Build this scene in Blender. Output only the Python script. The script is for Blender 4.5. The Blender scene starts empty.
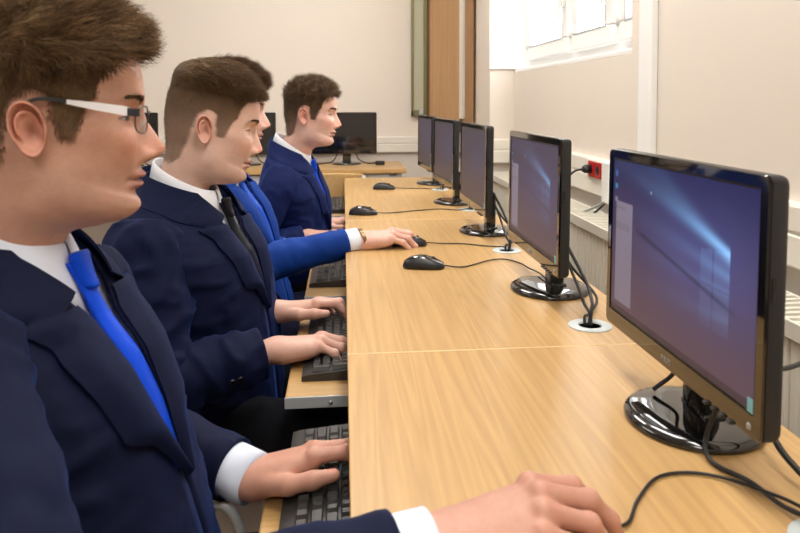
import bpy, bmesh, math, random
import numpy as np
from mathutils import Vector, Matrix, noise
rnd = random.Random(7)
npr = np.random.RandomState(11)
SC = bpy.context.scene
COL = SC.collection
PI = math.pi
R = math.radians

# ------------------------------------------------------------------ helpers
def link(o, parent=None):
    COL.objects.link(o)
    if parent is not None: o.parent = parent
    return o

def tag(o, label=None, cat=None, group=None, kind=None):
    if label: o['label'] = label
    if cat: o['category'] = cat
    if group: o['group'] = group
    if kind: o['kind'] = kind
    return o

def thing(name, label, cat, loc=(0, 0, 0), rz=0, group=None):
    o = bpy.data.objects.new(name, None)
    o.location = loc; o.rotation_euler = (0, 0, rz); o.empty_display_size = .05
    link(o); tag(o, label, cat, group)
    return o

def obj(name, vf, mat, parent=None, smooth=False, cols=None, loc=None, angle=None):
    v, f = vf[0], vf[1]
    me = bpy.data.meshes.new(name)
    me.from_pydata([tuple(map(float, p)) for p in v], [], [tuple(int(i) for i in q) for q in f])
    me.update()
    if smooth: me.polygons.foreach_set('use_smooth', [True] * len(me.polygons))
    if angle is not None:
        me.polygons.foreach_set('use_smooth', [True] * len(me.polygons))
        me.set_sharp_from_angle(angle=R(angle))
    if cols is not None:
        a = me.color_attributes.new('Col', 'FLOAT_COLOR', 'POINT')
        c = np.ones((len(v), 4), np.float32); c[:, :3] = np.asarray(cols)[:, :3]
        a.data.foreach_set('color', c.ravel())
    if mat: me.materials.append(mat)
    o = bpy.data.objects.new(name, me)
    if loc is not None: o.location = loc
    return link(o, parent)

def copy_tree(o, parent=None):
    c = o.copy(); COL.objects.link(c); c.parent = parent
    for ch in list(o.children): copy_tree(ch, c)
    return c

class MB:
    """collects shapes into one mesh"""
    def __init__(s): s.v, s.f = [], []
    def add(s, v, f, M=None):
        n = len(s.v)
        s.v += [tuple((M @ Vector(p)) if M is not None else p) for p in v]
        s.f += [tuple(i + n for i in q) for q in f]
        return s
    def box(s, lo, hi, bev=0, M=None, seg=2):
        bm = bmesh.new(); bmesh.ops.create_cube(bm, size=1)
        c = [(a + b) / 2 for a, b in zip(lo, hi)]; d = [max(b - a, 1e-5) for a, b in zip(lo, hi)]
        for v in bm.verts: v.co = Vector((c[i] + v.co[i] * d[i] for i in range(3)))
        if bev: bmesh.ops.bevel(bm, geom=bm.edges[:], offset=min(bev, min(d) * .49), segments=seg, affect='EDGES', profile=.5)
        s.bm(bm, M); return s
    def bm(s, bm, M=None):
        bm.verts.index_update()
        s.add([tuple(v.co) for v in bm.verts], [tuple(v.index for v in f.verts) for f in bm.faces], M)
        bm.free()
    def tube(s, pts, r, n=10, cap=True, M=None):
        v, f = tube(pts, r, n, cap); s.add(v, f, M); return s
    def lathe(s, prof, n=32, M=None, sx=1, sy=1):
        v, f = [], []
        for i in range(n):
            a = 2 * PI * i / n
            for (r, z) in prof: v.append((r * math.cos(a) * sx, r * math.sin(a) * sy, z))
        m = len(prof)
        for i in range(n):
            j = (i + 1) % n
            for k in range(m - 1):
                f.append((i * m + k, j * m + k, j * m + k + 1, i * m + k + 1))
        s.add(v, f, M); return s
    def prism(s, poly, lo, hi, axis='z', M=None):
        n = len(poly); v = []
        for h in (lo, hi):
            for p in poly:
                v.append({'z': (p[0], p[1], h), 'x': (h, p[0], p[1]), 'y': (p[0], h, p[1])}[axis])
        f = [tuple(range(n))[::-1], tuple(range(n, 2 * n))] + [(i, (i + 1) % n, n + (i + 1) % n, n + i) for i in range(n)]
        s.add(v, f, M); return s
    def build(s, name, mat, parent=None, smooth=False, angle=None, loc=None):
        return obj(name, (s.v, s.f), mat, parent, smooth, None, loc, angle)

def catmull(pts, n):
    P = np.array(pts, float)
    P = np.vstack([2 * P[0] - P[1], P, 2 * P[-1] - P[-2]])
    out = []
    m = len(pts) - 1
    for i in range(n):
        t = i / (n - 1) * m; k = min(int(t), m - 1); u = t - k
        p0, p1, p2, p3 = P[k:k + 4]
        out.append(.5 * ((2 * p1) + (-p0 + p2) * u + (2 * p0 - 5 * p1 + 4 * p2 - p3) * u * u + (-p0 + 3 * p1 - 3 * p2 + p3) * u ** 3))
    return np.array(out)

def frames(P):
    P = np.asarray(P, float)
    T = np.gradient(P, axis=0); T /= np.linalg.norm(T, axis=1)[:, None] + 1e-12
    up = np.array((0, 0, 1.)) if abs(T[0][2]) < .9 else np.array((0, 1., 0))
    N = np.cross(np.cross(T[0], up), T[0]); N /= np.linalg.norm(N)
    A, B = [], []
    for t in T:
        N = N - t * np.dot(N, t); N /= np.linalg.norm(N) + 1e-12
        A.append(N.copy()); B.append(np.cross(t, N))
    return T, np.array(A), np.array(B)

def tube(pts, r, n=10, cap=True):
    P = np.asarray(pts, float); m = len(P)
    rr = np.full(m, r) if np.isscalar(r) else np.asarray(r)
    T, A, B = frames(P)
    v, f = [], []
    for i in range(m):
        for k in range(n):
            a = 2 * PI * k / n
            v.append(P[i] + rr[i] * (math.cos(a) * A[i] + math.sin(a) * B[i]))
    for i in range(m - 1):
        for k in range(n):
            j = (k + 1) % n
            f.append((i * n + k, i * n + j, (i + 1) * n + j, (i + 1) * n + k))
    if cap:
        f.append(tuple(range(n))[::-1]); f.append(tuple((m - 1) * n + k for k in range(n)))
    return v, f

def gridf(nr, nc, wrap=False):
    f = []
    for i in range(nr - 1):
        for j in range(nc if wrap else nc - 1):
            k = (j + 1) % nc
            f.append((i * nc + j, i * nc + k, (i + 1) * nc + k, (i + 1) * nc + j))
    return f

def cable(name, pts, r, mat, parent, n=40, loc=None):
    v, f = tube(catmull(pts, n), r, 8)
    return obj(name, (v, f), mat, parent, True, loc=loc)

def solid(v, f, t):
    """give an open grid sheet a thickness along its normals (inward)"""
    me = bpy.data.meshes.new('sheet'); me.from_pydata([tuple(map(float, p)) for p in v], [], [tuple(map(int, q)) for q in f]); me.update()
    n = len(v); N = np.zeros(n * 3); me.vertices.foreach_get('normal', N) if hasattr(me.vertices[0], 'normal') else None
    N = N.reshape(-1, 3); bpy.data.meshes.remove(me)
    v = np.asarray(v, float); vv = np.vstack([v, v - N * t])
    cnt = {}
    for q in f:
        for a, b in zip(q, q[1:] + q[:1]): cnt[(a, b)] = 1
    ff = list(f) + [tuple(i + n for i in q[::-1]) for q in f]
    for (a, b) in cnt:
        if (b, a) not in cnt: ff.append((b, a, a + n, b + n))
    return vv, ff

# ------------------------------------------------------------------ materials
def nt(name):
    m = bpy.data.materials.new(name); m.use_nodes = True
    t = m.node_tree; b = t.nodes['Principled BSDF']
    return m, t, b
def lin(r, g, b):
    f = lambda c: (c / 255 / 12.92) if c / 255 <= .04045 else ((c / 255 + .055) / 1.055) ** 2.4
    return (f(r), f(g), f(b), 1)
def N(t, typ, **kw):
    n = t.nodes.new(typ)
    for k, v in kw.items():
        if k in n.inputs: n.inputs[k].default_value = v
        else: setattr(n, k, v)
    return n
def plain(name, col, rough=.5, metal=0, bump=0, bscale=200, coat=0, spec=.5, var=0, vscale=8):
    m, t, b = nt(name)
    b.inputs['Base Color'].default_value = col; b.inputs['Roughness'].default_value = rough
    b.inputs['Metallic'].default_value = metal; b.inputs['Specular IOR Level'].default_value = spec
    if coat: b.inputs['Coat Weight'].default_value = coat; b.inputs['Coat Roughness'].default_value = .03
    co = N(t, 'ShaderNodeTexCoord')
    if var:
        nz = N(t, 'ShaderNodeTexNoise', Scale=vscale, Detail=4.0); t.links.new(co.outputs['Object'], nz.inputs['Vector'])
        mx = N(t, 'ShaderNodeMix', data_type='RGBA')
        mx.inputs[6].default_value = tuple(c * (1 - var) for c in col[:3]) + (1,); mx.inputs[7].default_value = tuple(min(1, c * (1 + var)) for c in col[:3]) + (1,)
        t.links.new(nz.outputs['Fac'], mx.inputs[0]); t.links.new(mx.outputs[2], b.inputs['Base Color'])
    if bump:
        nz = N(t, 'ShaderNodeTexNoise', Scale=float(bscale), Detail=3.0); t.links.new(co.outputs['Object'], nz.inputs['Vector'])
        bp = N(t, 'ShaderNodeBump', Strength=bump, Distance=.002); t.links.new(nz.outputs['Fac'], bp.inputs['Height'])
        t.links.new(bp.outputs['Normal'], b.inputs['Normal'])
    return m

def wood(name, c0, c1, scale=(26, 1.2, 26), rough=.38, coat=.15):
    m, t, b = nt(name)
    co = N(t, 'ShaderNodeTexCoord'); mp = N(t, 'ShaderNodeMapping'); mp.inputs['Scale'].default_value = scale
    t.links.new(co.outputs['Object'], mp.inputs['Vector'])
    big = N(t, 'ShaderNodeTexNoise', Scale=.55, Detail=2.0, Distortion=.4); t.links.new(mp.outputs[0], big.inputs['Vector'])
    mul = N(t, 'ShaderNodeMath', operation='MULTIPLY'); mul.inputs[1].default_value = 9.0; t.links.new(big.outputs['Fac'], mul.inputs[0])
    fr = N(t, 'ShaderNodeMath', operation='PINGPONG'); fr.inputs[1].default_value = .5; t.links.new(mul.outputs[0], fr.inputs[0])
    fine = N(t, 'ShaderNodeTexNoise', Scale=5.0, Detail=5.0, Roughness=.65); t.links.new(mp.outputs[0], fine.inputs['Vector'])
    a1 = N(t, 'ShaderNodeMath', operation='MULTIPLY'); a1.inputs[1].default_value = .7; t.links.new(fr.outputs[0], a1.inputs[0])
    a2 = N(t, 'ShaderNodeMath', operation='MULTIPLY_ADD'); a2.inputs[1].default_value = .95
    t.links.new(fine.outputs['Fac'], a2.inputs[0]); t.links.new(a1.outputs[0], a2.inputs[2])
    rp = N(t, 'ShaderNodeValToRGB'); rp.color_ramp.elements[0].color = c0; rp.color_ramp.elements[1].color = c1
    rp.color_ramp.elements[0].position = .15; rp.color_ramp.elements[1].position = 1.0
    t.links.new(a2.outputs[0], rp.inputs['Fac']); t.links.new(rp.outputs['Color'], b.inputs['Base Color'])
    b.inputs['Roughness'].default_value = rough; b.inputs['Coat Weight'].default_value = coat; b.inputs['Coat Roughness'].default_value = .25
    bp = N(t, 'ShaderNodeBump', Strength=.06, Distance=.001); t.links.new(a2.outputs[0], bp.inputs['Height']); t.links.new(bp.outputs['Normal'], b.inputs['Normal'])
    return m

def fabric(name, c, rough=.85, weave=900, sheen=.25, var=.12):
    m, t, b = nt(name)
    co = N(t, 'ShaderNodeTexCoord')
    w = N(t, 'ShaderNodeTexWave', Scale=float(weave), Distortion=1.5, Detail=1.0); w.bands_direction = 'DIAGONAL'
    t.links.new(co.outputs['Object'], w.inputs['Vector'])
    nz = N(t, 'ShaderNodeTexNoise', Scale=500.0, Detail=2.0); t.links.new(co.outputs['Object'], nz.inputs['Vector'])
    mx = N(t, 'ShaderNodeMix', data_type='RGBA'); mx.inputs[6].default_value = tuple(k * (1 - var) for k in c[:3]) + (1,); mx.inputs[7].default_value = tuple(min(1, k * (1 + var)) for k in c[:3]) + (1,)
    t.links.new(nz.outputs['Fac'], mx.inputs[0]); t.links.new(mx.outputs[2], b.inputs['Base Color'])
    b.inputs['Roughness'].default_value = rough; b.inputs['Sheen Weight'].default_value = sheen; b.inputs['Sheen Roughness'].default_value = .4
    b.inputs['Sheen Tint'].default_value = (.10, .25, 1, 1)
    b.inputs['Specular IOR Level'].default_value = .15
    n2 = N(t, 'ShaderNodeTexNoise', Scale=11.0, Detail=2.0, Distortion=.3); t.links.new(co.outputs['Object'], n2.inputs['Vector'])
    b2 = N(t, 'ShaderNodeBump', Strength=.8, Distance=.010); t.links.new(n2.outputs['Fac'], b2.inputs['Height'])
    bp = N(t, 'ShaderNodeBump', Strength=.12, Distance=.0006); t.links.new(w.outputs['Fac'], bp.inputs['Height'])
    t.links.new(b2.outputs['Normal'], bp.inputs['Normal']); t.links.new(bp.outputs['Normal'], b.inputs['Normal'])
    return m

def attr_mat(name, rough=.5, sss=0, bump=0, bscale=400, spec=.4, emit=0, aniso=0):
    m, t, b = nt(name)
    a = N(t, 'ShaderNodeVertexColor', layer_name='Col')
    if emit:
        b.inputs['Base Color'].default_value = (.006, .006, .007, 1)
        t.links.new(a.outputs['Color'], b.inputs['Emission Color']); b.inputs['Emission Strength'].default_value = emit
    else: t.links.new(a.outputs['Color'], b.inputs['Base Color'])
    b.inputs['Roughness'].default_value = rough; b.inputs['Specular IOR Level'].default_value = spec
    if sss:
        b.inputs['Subsurface Weight'].default_value = sss; b.inputs['Subsurface Radius'].default_value = (1, .35, .2); b.inputs['Subsurface Scale'].default_value = .006
    if bump:
        co = N(t, 'ShaderNodeTexCoord'); nz = N(t, 'ShaderNodeTexNoise', Scale=float(bscale), Detail=3.0); t.links.new(co.outputs['Object'], nz.inputs['Vector'])
        bp = N(t, 'ShaderNodeBump', Strength=bump, Distance=.001); t.links.new(nz.outputs['Fac'], bp.inputs['Height']); t.links.new(bp.outputs['Normal'], b.inputs['Normal'])
    return m

def glassy(name, tint=(1, 1, 1, 1), gl=.08, rough=.02):
    m = bpy.data.materials.new(name); m.use_nodes = True; t = m.node_tree; t.nodes.clear()
    o = N(t, 'ShaderNodeOutputMaterial'); tr = N(t, 'ShaderNodeBsdfTransparent', Color=tint); g = N(t, 'ShaderNodeBsdfGlossy', Roughness=rough)
    mx = N(t, 'ShaderNodeMixShader'); mx.inputs[0].default_value = gl
    t.links.new(tr.outputs[0], mx.inputs[1]); t.links.new(g.outputs[0], mx.inputs[2]); t.links.new(mx.outputs[0], o.inputs[0])
    return m

M = dict(
    wall=plain('painted_wall', lin(227, 217, 205), .85, bump=.15, bscale=120, var=.02, vscale=3),
    ceil=plain('ceiling_paint', lin(238, 236, 230), .9, bump=.1),
    floor=plain('floor_vinyl', lin(120, 105, 92), .5, bump=.05, var=.1),
    white=plain('white_plastic', lin(238, 238, 234), .4, bump=.03, bscale=300),
    paint=plain('white_gloss_paint', lin(244, 244, 242), .45, bump=.05, bscale=60),
    trunk=plain('cable_duct_plastic', lin(232, 226, 214), .45, bump=.02),
    radiator=plain('radiator_enamel', lin(226, 222, 208), .35, bump=.03, bscale=100),
    desk=wood('beech_laminate', lin(170, 132, 80), lin(200, 161, 104), (34, 1.0, 34)),
    desk_x=wood('beech_laminate_crosswise', lin(170, 132, 80), lin(200, 161, 104), (1.0, 34, 34)),
    edge=plain('pale_edge_banding', lin(236, 208, 160), .5, bump=.03),
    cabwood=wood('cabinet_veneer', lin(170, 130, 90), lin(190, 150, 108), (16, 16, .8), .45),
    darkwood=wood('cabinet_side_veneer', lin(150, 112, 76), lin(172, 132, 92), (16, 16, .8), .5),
    ply=wood('plywood', lin(206, 168, 112), lin(228, 194, 140), (2, 20, 20), .45),
    gloss=plain('glossy_black_plastic', (.006, .006, .006, 1), .06, bump=0, coat=.6, spec=.6, var=.1),
    black=plain('matt_black_plastic', (.014, .014, .016, 1), .38, bump=.1, bscale=900, var=.1),
    keyblack=plain('black_key_plastic', (.03, .028, .026, 1), .36, bump=.06, bscale=900),
    cable=plain('black_cable_rubber', (.012, .012, .012, 1), .45, bump=.05),
    greycable=plain('grey_cable_rubber', lin(150, 150, 148), .5, bump=.05),
    whitecable=plain('white_cable_rubber', lin(225, 225, 220), .5, bump=.05),
    port=plain('pale_blue_grey_plastic', lin(196, 206, 208), .4, bump=.03),
    metal=plain('brushed_grey_metal', lin(150, 152, 154), .35, .8, bump=.05),
    alu=plain('grey_painted_metal', lin(186, 190, 192), .45, .2, bump=.04),
    olive=plain('olive_anodised_frame', lin(128, 122, 88), .4, .5, bump=.05),
    board=plain('grey_green_board', lin(186, 184, 158), .35, bump=.02),
    red=plain('red_socket_plastic', lin(178, 22, 26), .4, bump=.02),
    glass=glassy('window_glass', gl=.06), lens=glassy('spectacle_lens', (.96, .98, .98, 1), .1),
    navy=fabric('navy_suit_wool', lin(13, 19, 46), .75, sheen=.14), navy2=fabric('midnight_suit_wool', lin(11, 18, 50), .75, sheen=.14),
    royal=fabric('royal_blue_suit', lin(16, 56, 136), .75, sheen=.12), navy4=fabric('blue_suit_wool', lin(12, 26, 74), .75, sheen=.14),
    trouser=fabric('black_trouser_wool', lin(14, 14, 20), sheen=.03), trouserb=fabric('dark_blue_trouser_wool', lin(14, 18, 40), sheen=.04),
    shirt=fabric('white_shirt_cotton', lin(240, 243, 250), .8, 1500, .1, .02),
    shirtb=fabric('pale_blue_shirt_cotton', lin(226, 234, 250), .8, 1500, .1, .02),
    tieb=fabric('bright_blue_satin', lin(10, 72, 214), .38, 1800, .1, .08), tiek=fabric('black_tie_silk', lin(18, 18, 24), .5, 1500, .1, .1),
    tieb2=fabric('blue_satin', lin(26, 78, 190), .4, 1800, .1, .08),
    skin=attr_mat('skin', .48, .18, .12, 700), hair=attr_mat('hair', .6, 0, 0, spec=.2), screen=attr_mat('lit_screen', .4, emit=.85, spec=.1),
    silver=plain('silver_print', lin(170, 172, 176), .4, .5, bump=.02), sticker=plain('energy_sticker', lin(120, 190, 205), .5, bump=.02),
    gwhite=plain('glossy_white_acetate', lin(242, 242, 246), .2, coat=.3, bump=.02), gdark=plain('dark_grey_acetate', lin(40, 42, 48), .3, bump=.02),
    brass=plain('worn_bronze_links', lin(126, 100, 70), .35, .8, bump=.1), button=plain('dark_button_horn', lin(14, 16, 30), .3, bump=.02),
    shoe=plain('black_shoe_leather', (.012, .011, .011, 1), .35, bump=.1),
)
# ------------------------------------------------------------------ camera, world, lights
cam = bpy.data.cameras.new('camera'); cam.sensor_width = 36; cam.lens = 32.4
cam.shift_x = -.02347; cam.shift_y = -.15971; cam.clip_start = .02
cam.dof.use_dof = True; cam.dof.focus_distance = 1.55; cam.dof.aperture_fstop = 9
co = bpy.data.objects.new('camera', cam); co.location = (-.005, 0, 1.17); co.rotation_euler = (R(87), 0, R(-6)); link(co)
SC.camera = co
vs = SC.view_settings; vs.view_transform = 'Standard'; vs.look = 'None'; vs.gamma = 1; vs.use_curve_mapping = False; vs.exposure = 0.36
w = bpy.data.worlds.new('sky'); SC.world = w; w.use_nodes = True; t = w.node_tree; bg = t.nodes['Background']
sky = N(t, 'ShaderNodeTexSky'); sky.sky_type = 'HOSEK_WILKIE'; sky.turbidity = 8; sky.ground_albedo = .5; sky.sun_direction = (-.5, .3, .75)
mx = N(t, 'ShaderNodeMix', data_type='RGBA'); mx.inputs[0].default_value = .88; mx.inputs[7].default_value = (1.0, 1.0, 1.02, 1)
t.links.new(sky.outputs[0], mx.inputs[6]); t.links.new(mx.outputs[2], bg.inputs['Color']); bg.inputs['Strength'].default_value = 10.0

def area(name, loc, size, power, col, rot=(0, 0, 0)):
    l = bpy.data.lights.new(name, 'AREA'); l.shape = 'RECTANGLE'; l.size, l.size_y = size; l.energy = power; l.color = col
    o = bpy.data.objects.new(name, l); o.location = loc; o.rotation_euler = rot; link(o); return o
for i, (x, y) in enumerate([(.3, .3), (.3, 2.1), (-.2, 3.5), (-2.2, 2.4), (-.8, -1.6)]):  # added lamps out of view; those above the desks light the face fronts
    area('unseen_ceiling_lamp', (x, y, 2.86), (.4, 1.3), 23, (1, .97, .93))

# ------------------------------------------------------------------ the room
XW, XP, YR, YF, ZC = 1.0, .854, 4.175, 5.2, 2.95
SILL = 1.355
def struct(o): o['kind'] = 'structure'; return o
struct(MB().box((-4.2, -2.7, -.1), (1.4, 5.4, 0)).build('floor', M['floor']))
struct(MB().box((-4.2, -2.7, ZC), (1.4, 5.4, ZC + .1)).build('ceiling', M['ceil']))
struct(MB().box((-4.2, -2.5, 0), (-4.0, 5.2, ZC)).build('wall_left', M['wall']))
struct(MB().box((-4.2, -2.7, 0), (1.4, -2.5, ZC)).build('wall_behind', M['wall']))
struct(MB().box((-4.2, YF, 0), (1.4, YF + .2, ZC)).build('wall_far', M['wall']))
wr = MB()
wr.box((XW, -2.5, 0), (1.35, 2.437, ZC)); wr.box((XW, 2.437, 0), (1.35, YR, SILL - .02)); wr.box((XW, 2.437, 2.35), (1.35, YR, ZC))
wr.box((XW, YR, 0), (1.35, YF, ZC))
struct(wr.build('wall_right', M['wall']))
struct(MB().box((XP, YR, 0), (XW - .0005, YF, ZC)).build('wall_corner', M['wall']))
# window sill, reveal lining, vertical duct and the long dado cable ducts
sl = MB(); sl.box((XW + .001, 2.44, SILL - .02), (1.3, YR - .013, SILL), .004)
struct(sl.build('trim_1', M['paint']))
struct(MB().box((XP - .004, YR - .012, SILL + .002), (1.1, YR, 2.6), .002).build('trim_2', M['paint']))
struct(MB().box((.978, 2.225, .95), (XW, 2.33, ZC), .004).build('trim_3', M['paint']))
def duct_profile(): return [(0, 0), (.03, 0), (.034, .006), (.034, .07), (.03, .074), (.03, .08), (.034, .084), (.034, .135), (.03, .141), (0, .141)]
tr = MB()
tr.prism([(XW - a, .805 + b) for a, b in duct_profile()], -2.4, YR, 'y')
tr.prism([(YR - a, .805 + b) for a, b in duct_profile()], XP - .034, XW, 'x')
tr.prism([(XP - a, .805 + b) for a, b in duct_profile()], YR - .034, YF, 'y')
struct(tr.build('trim_4', M['trunk']))
tr = MB(); tr.prism([(YF - a, .80 + b * .8) for a, b in duct_profile()], -4.0, XP, 'x')
struct(tr.build('trim_5', M['trunk']))
# window
win = bpy.data.objects.new('window_1', None); win.location = (1.09, 0, 0); link(win); struct(win)
fr = MB(); y0, y1, z0, z1 = 2.44, 4.16, SILL, 2.35
def rect_frame(mb, ya, yb, za, zb, t, x0, x1, bev=.004):
    mb.box((x0, ya, za), (x1, yb, za + t), bev); mb.box((x0, ya, zb - t), (x1, yb, zb), bev)
    mb.box((x0, ya, za + t), (x1, ya + t, zb - t), bev); mb.box((x0, yb - t, za + t), (x1, yb, zb - t), bev)
rect_frame(fr, y0, y1, z0, z1, .05, -.005, .06)
fr.box((-.005, 3.30, z0 + .05), (.06, 3.35, z1 - .05), .004); fr.box((-.005, 2.72, z0 + .05), (.06, 2.77, z1 - .05), .004)
fr.build('window_frame', M['paint'], win)
for (ya, yb, ang) in ((3.355, 4.10, 0), (2.775, 3.295, 0), (2.495, 2.715, 0)):
    sb = MB(); rect_frame(sb, ya, yb, z0 + .045, z1 - .045, .075, -.035, .03, .008)
    s_ = sb.build('sash', M['paint'], win)
    MB().box((.0, ya + .075, z0 + .12), (.006, yb - .075, z1 - .12)).build('pane', M['glass'], s_)
    gk = MB(); rect_frame(gk, ya + .07, yb - .07, z0 + .115, z1 - .115, .01, -.036, -.03, 0); gk.build('gasket', M['alu'], s_)
    h = MB(); h.box((-.055, ya + .02, 1.62), (-.035, ya + .055, 1.69), .006); h.box((-.07, ya + .025, 1.56), (-.055, ya + .05, 1.68), .008)
    h.build('window_handle', M['white'], s_, angle=40)
    h = MB(); h.tube([(-.036, yb - .012, 1.46), (-.036, yb - .012, 1.53)], .008); h.build('hinge', M['white'], s_, True)

# ------------------------------------------------------------------ corner cabinet (hangs by the pilaster)
cb = thing('wall_mounted_cupboard', 'tall wooden wall cupboard hanging in the far corner above the last monitors', 'cupboard', (.75, 5.1, 1.04))
def loc_poly(pts): return [(x - .75, y - 5.1) for x, y in pts]
cb_z0, cb_z1 = 0, 1.7
bd = MB(); bd.prism(loc_poly([(.60, 5.19), (.615, 5.06), (.80, 4.86), (.846, 4.62), (.846, 5.19)]), 0, cb_z1)
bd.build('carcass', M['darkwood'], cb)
def slab(p, q, th, z0, z1, name, mat, bev=.002):
    p, q = Vector(p), Vector(q); d = (q - p).normalized(); n = Vector((d.y, -d.x, 0))
    Mx = Matrix.Translation((p.x, p.y, 0)) @ Matrix(((d.x, n.x, 0, 0), (d.y, n.y, 0, 0), (0, 0, 1, 0), (0, 0, 0, 1)))
    return MB().box((0, 0, z0), ((q - p).length, th, z1), bev, Mx).build(name, mat, cb)
P = lambda x, y: (x - .75, y - 5.1, 0)
slab(P(.615, 5.045), P(.79, 4.845), .016, .0, cb_z1, 'door', M['cabwood'])
slab(P(.797, 4.84), P(.81, 4.78), .02, .01, cb_z1, 'edge_strip', M['trunk'])
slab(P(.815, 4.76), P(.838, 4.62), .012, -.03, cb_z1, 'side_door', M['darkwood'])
# the framed grey-green board left of it, on the far wall
wb = thing('framed_board', 'narrow grey-green board in an olive metal frame on the far wall', 'board', (.54, 5.17, 1.06))
MB().box((-.05, -.001, .03), (.05, .02, 1.7)).build('board_panel', M['board'], wb)
f_ = MB(); f_.box((-.055, -.012, .0), (-.038, .026, 1.72), .003); f_.box((.032, -.016, .0), (.06, .026, 1.72), .003); f_.box((-.055, -.012, 0), (.06, .026, .045), .003)
f_.build('board_frame', M['olive'], wb)
f_ = MB(); f_.box((.0, -.02, .015), (.03, -.012, .055), .003); f_.build('corner_clip', M['alu'], wb)

# ------------------------------------------------------------------ radiators
def make_radiator(y0, y1, label, zt=.76, zb=.18):
    L = y1 - y0
    r = thing('radiator', label, 'radiator', (.90, y0, 0), 0, 'panel radiators under the window ledge')
    v = []; nn = int(L / .0085); prof = []
    for i in range(nn + 1):
        y = L * i / nn; k = (y % .034) / .034
        prof.append((-.07 + (.012 if k > .72 else 0), y))
    for (x, y) in prof: v += [(x, y, zb), (x, y, zt - .035)]
    f = [(2 * i, 2 * i + 2, 2 * i + 3, 2 * i + 1) for i in range(nn)]
    mb = MB(); mb.add(v, f); mb.box((-.055, 0, zb), (.04, L, zt - .03)); mb.build('panel', M['radiator'], r)
    g = MB(); g.box((-.077, -.008, zt - .035), (-.07, L + .008, zt), .002)
    g.box((.043, -.008, zt - .035), (.05, L + .008, zt), .002)
    k = int(L / .03)
    for i in range(k + 1): g.box((-.072, i * L / k - .006, zt - .006), (.045, i * L / k + .006, zt - .001))
    g.build('top_grille', M['radiator'], r)
    for yy in (-.01, L + .002): MB().box((-.077, yy, zb), (.05, yy + .008, zt - .002), .002).build('side_cover', M['radiator'], r)
    for yy in (.06, L - .06): MB().tube([(0, yy, zb), (0, yy, 0.0)], .009).build('pipe', M['radiator'], r, True)
    for yy in (.2, L - .2): MB().box((.03, yy, .3), (.099, yy + .03, .6)).build('bracket', M['radiator'], r)
make_radiator(.55, 1.72, 'ribbed cream radiator behind the nearest monitor, below the wall duct')
make_radiator(2.02, 3.0, 'ribbed cream radiator under the red sockets, seen between the two nearest monitors')
make_radiator(3.3, 4.1, 'ribbed cream radiator seen behind the third monitor, by the wall corner')

# ------------------------------------------------------------------ desks
def make_desk(ya, yb, label, ports):
    d = thing('computer_desk', label, 'desk', (0, ya, 0), 0, 'row of computer desks')
    L = yb - ya
    MB().box((.0, .0012, .725), (.56, L - .0012, .75), .0015).build('desktop', M['desk'], d)
    for y in (.0005, L - .0017): MB().box((.0, y, .7255), (.56, y + .0012, .7501)).build('edge_banding', M['edge'], d)
    for y in (.02, L - .04): MB().box((.04, y, 0), (.52, y + .018, .725), .001).build('side_panel', M['desk'], d)
    MB().box((.50, .04, .32), (.515, L - .04, .72), .001).build('modesty_panel', M['desk'], d)
    for k in range(2):
        yc = L * (k + .5) / 2
        t_ = MB().box((-.112, yc - .23, .616), (.25, yc + .23, .638), .003).build('keyboard_tray', M['desk_x'], d)
        for ya_ in (yc - .2335, yc + .2302): MB().box((-.1125, ya_, .6165), (.25, ya_ + .0033, .6375), .001).build('edge_strip', M['alu'], t_)
        s_ = MB(); s_.tube([(-.03, yc - .2345, .626), (-.03, yc - .236, .626)], .004, 12); s_.build('screw', M['metal'], t_, True)
        for s in (-1, 1): MB().box((.03, yc + s * .247 - .007, .61), (.4, yc + s * .247 + .007, .65), .002).build('slide_rail', M['metal'], d)
        for s in (-1, 1): MB().box((.03, yc + s * .256 - .002, .61), (.38, yc + s * .256 + .002, .725)).build('rail_bracket', M['metal'], d)
    for (px, py) in ports:
        p = MB(); p.lathe([(0, .0), (.020, .0), (.022, .0025), (.037, .0032), (.040, .002), (.0405, -.003)], 40)
        p.build('cable_port', M['port'], d, angle=35, loc=(px, py - ya, .75))
    return d
make_desk(-.162, 1.182, 'nearest beech desk, bearing the largest monitor and the mouse hand of the glasses wearer', [(.457, .618)])
make_desk(1.182, 2.526, 'middle beech desk, with the bracelet hand and one free mouse on it', [(.452, 1.285), (.45, 1.965)])
make_desk(2.526, 3.935, 'last beech desk of the row, towards the far wall, with two free mice on it', [(.478, 2.73), (.448, 3.36)])

# far tables
def far_table(x0, x1, label):
    t_ = thing('side_table', label, 'table', ((x0 + x1) / 2, 4.44, 0), 0, 'tables along the far wall')
    h = (x1 - x0) / 2
    MB().box((-h, 0, .722), (h, .56, .75), .003).build('tabletop', M['desk_x'], t_)
    f = MB(); f.box((-h + .05, .02, .66), (h - .03, .05, .70), .002); f.box((-h + .05, .5, .66), (h - .03, .53, .70), .002)
    for s in (-h + .05, h - .06): f.box((s, .02, .66), (s + .03, .53, .722), .002)
    f.build('under_frame', M['alu'], t_)
    for s in (-h + .07, h - .06):
        for y in (.04, .51): MB().box((s - .015, y - .015, 0), (s + .015, y + .015, .66), .002).build('leg', M['alu'], t_)
far_table(-.86, .385, 'beech side table at the far wall, right of the head of the farthest student')
far_table(-1.92, -.88, 'beech side table at the far wall, hidden behind the second student')
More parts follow.
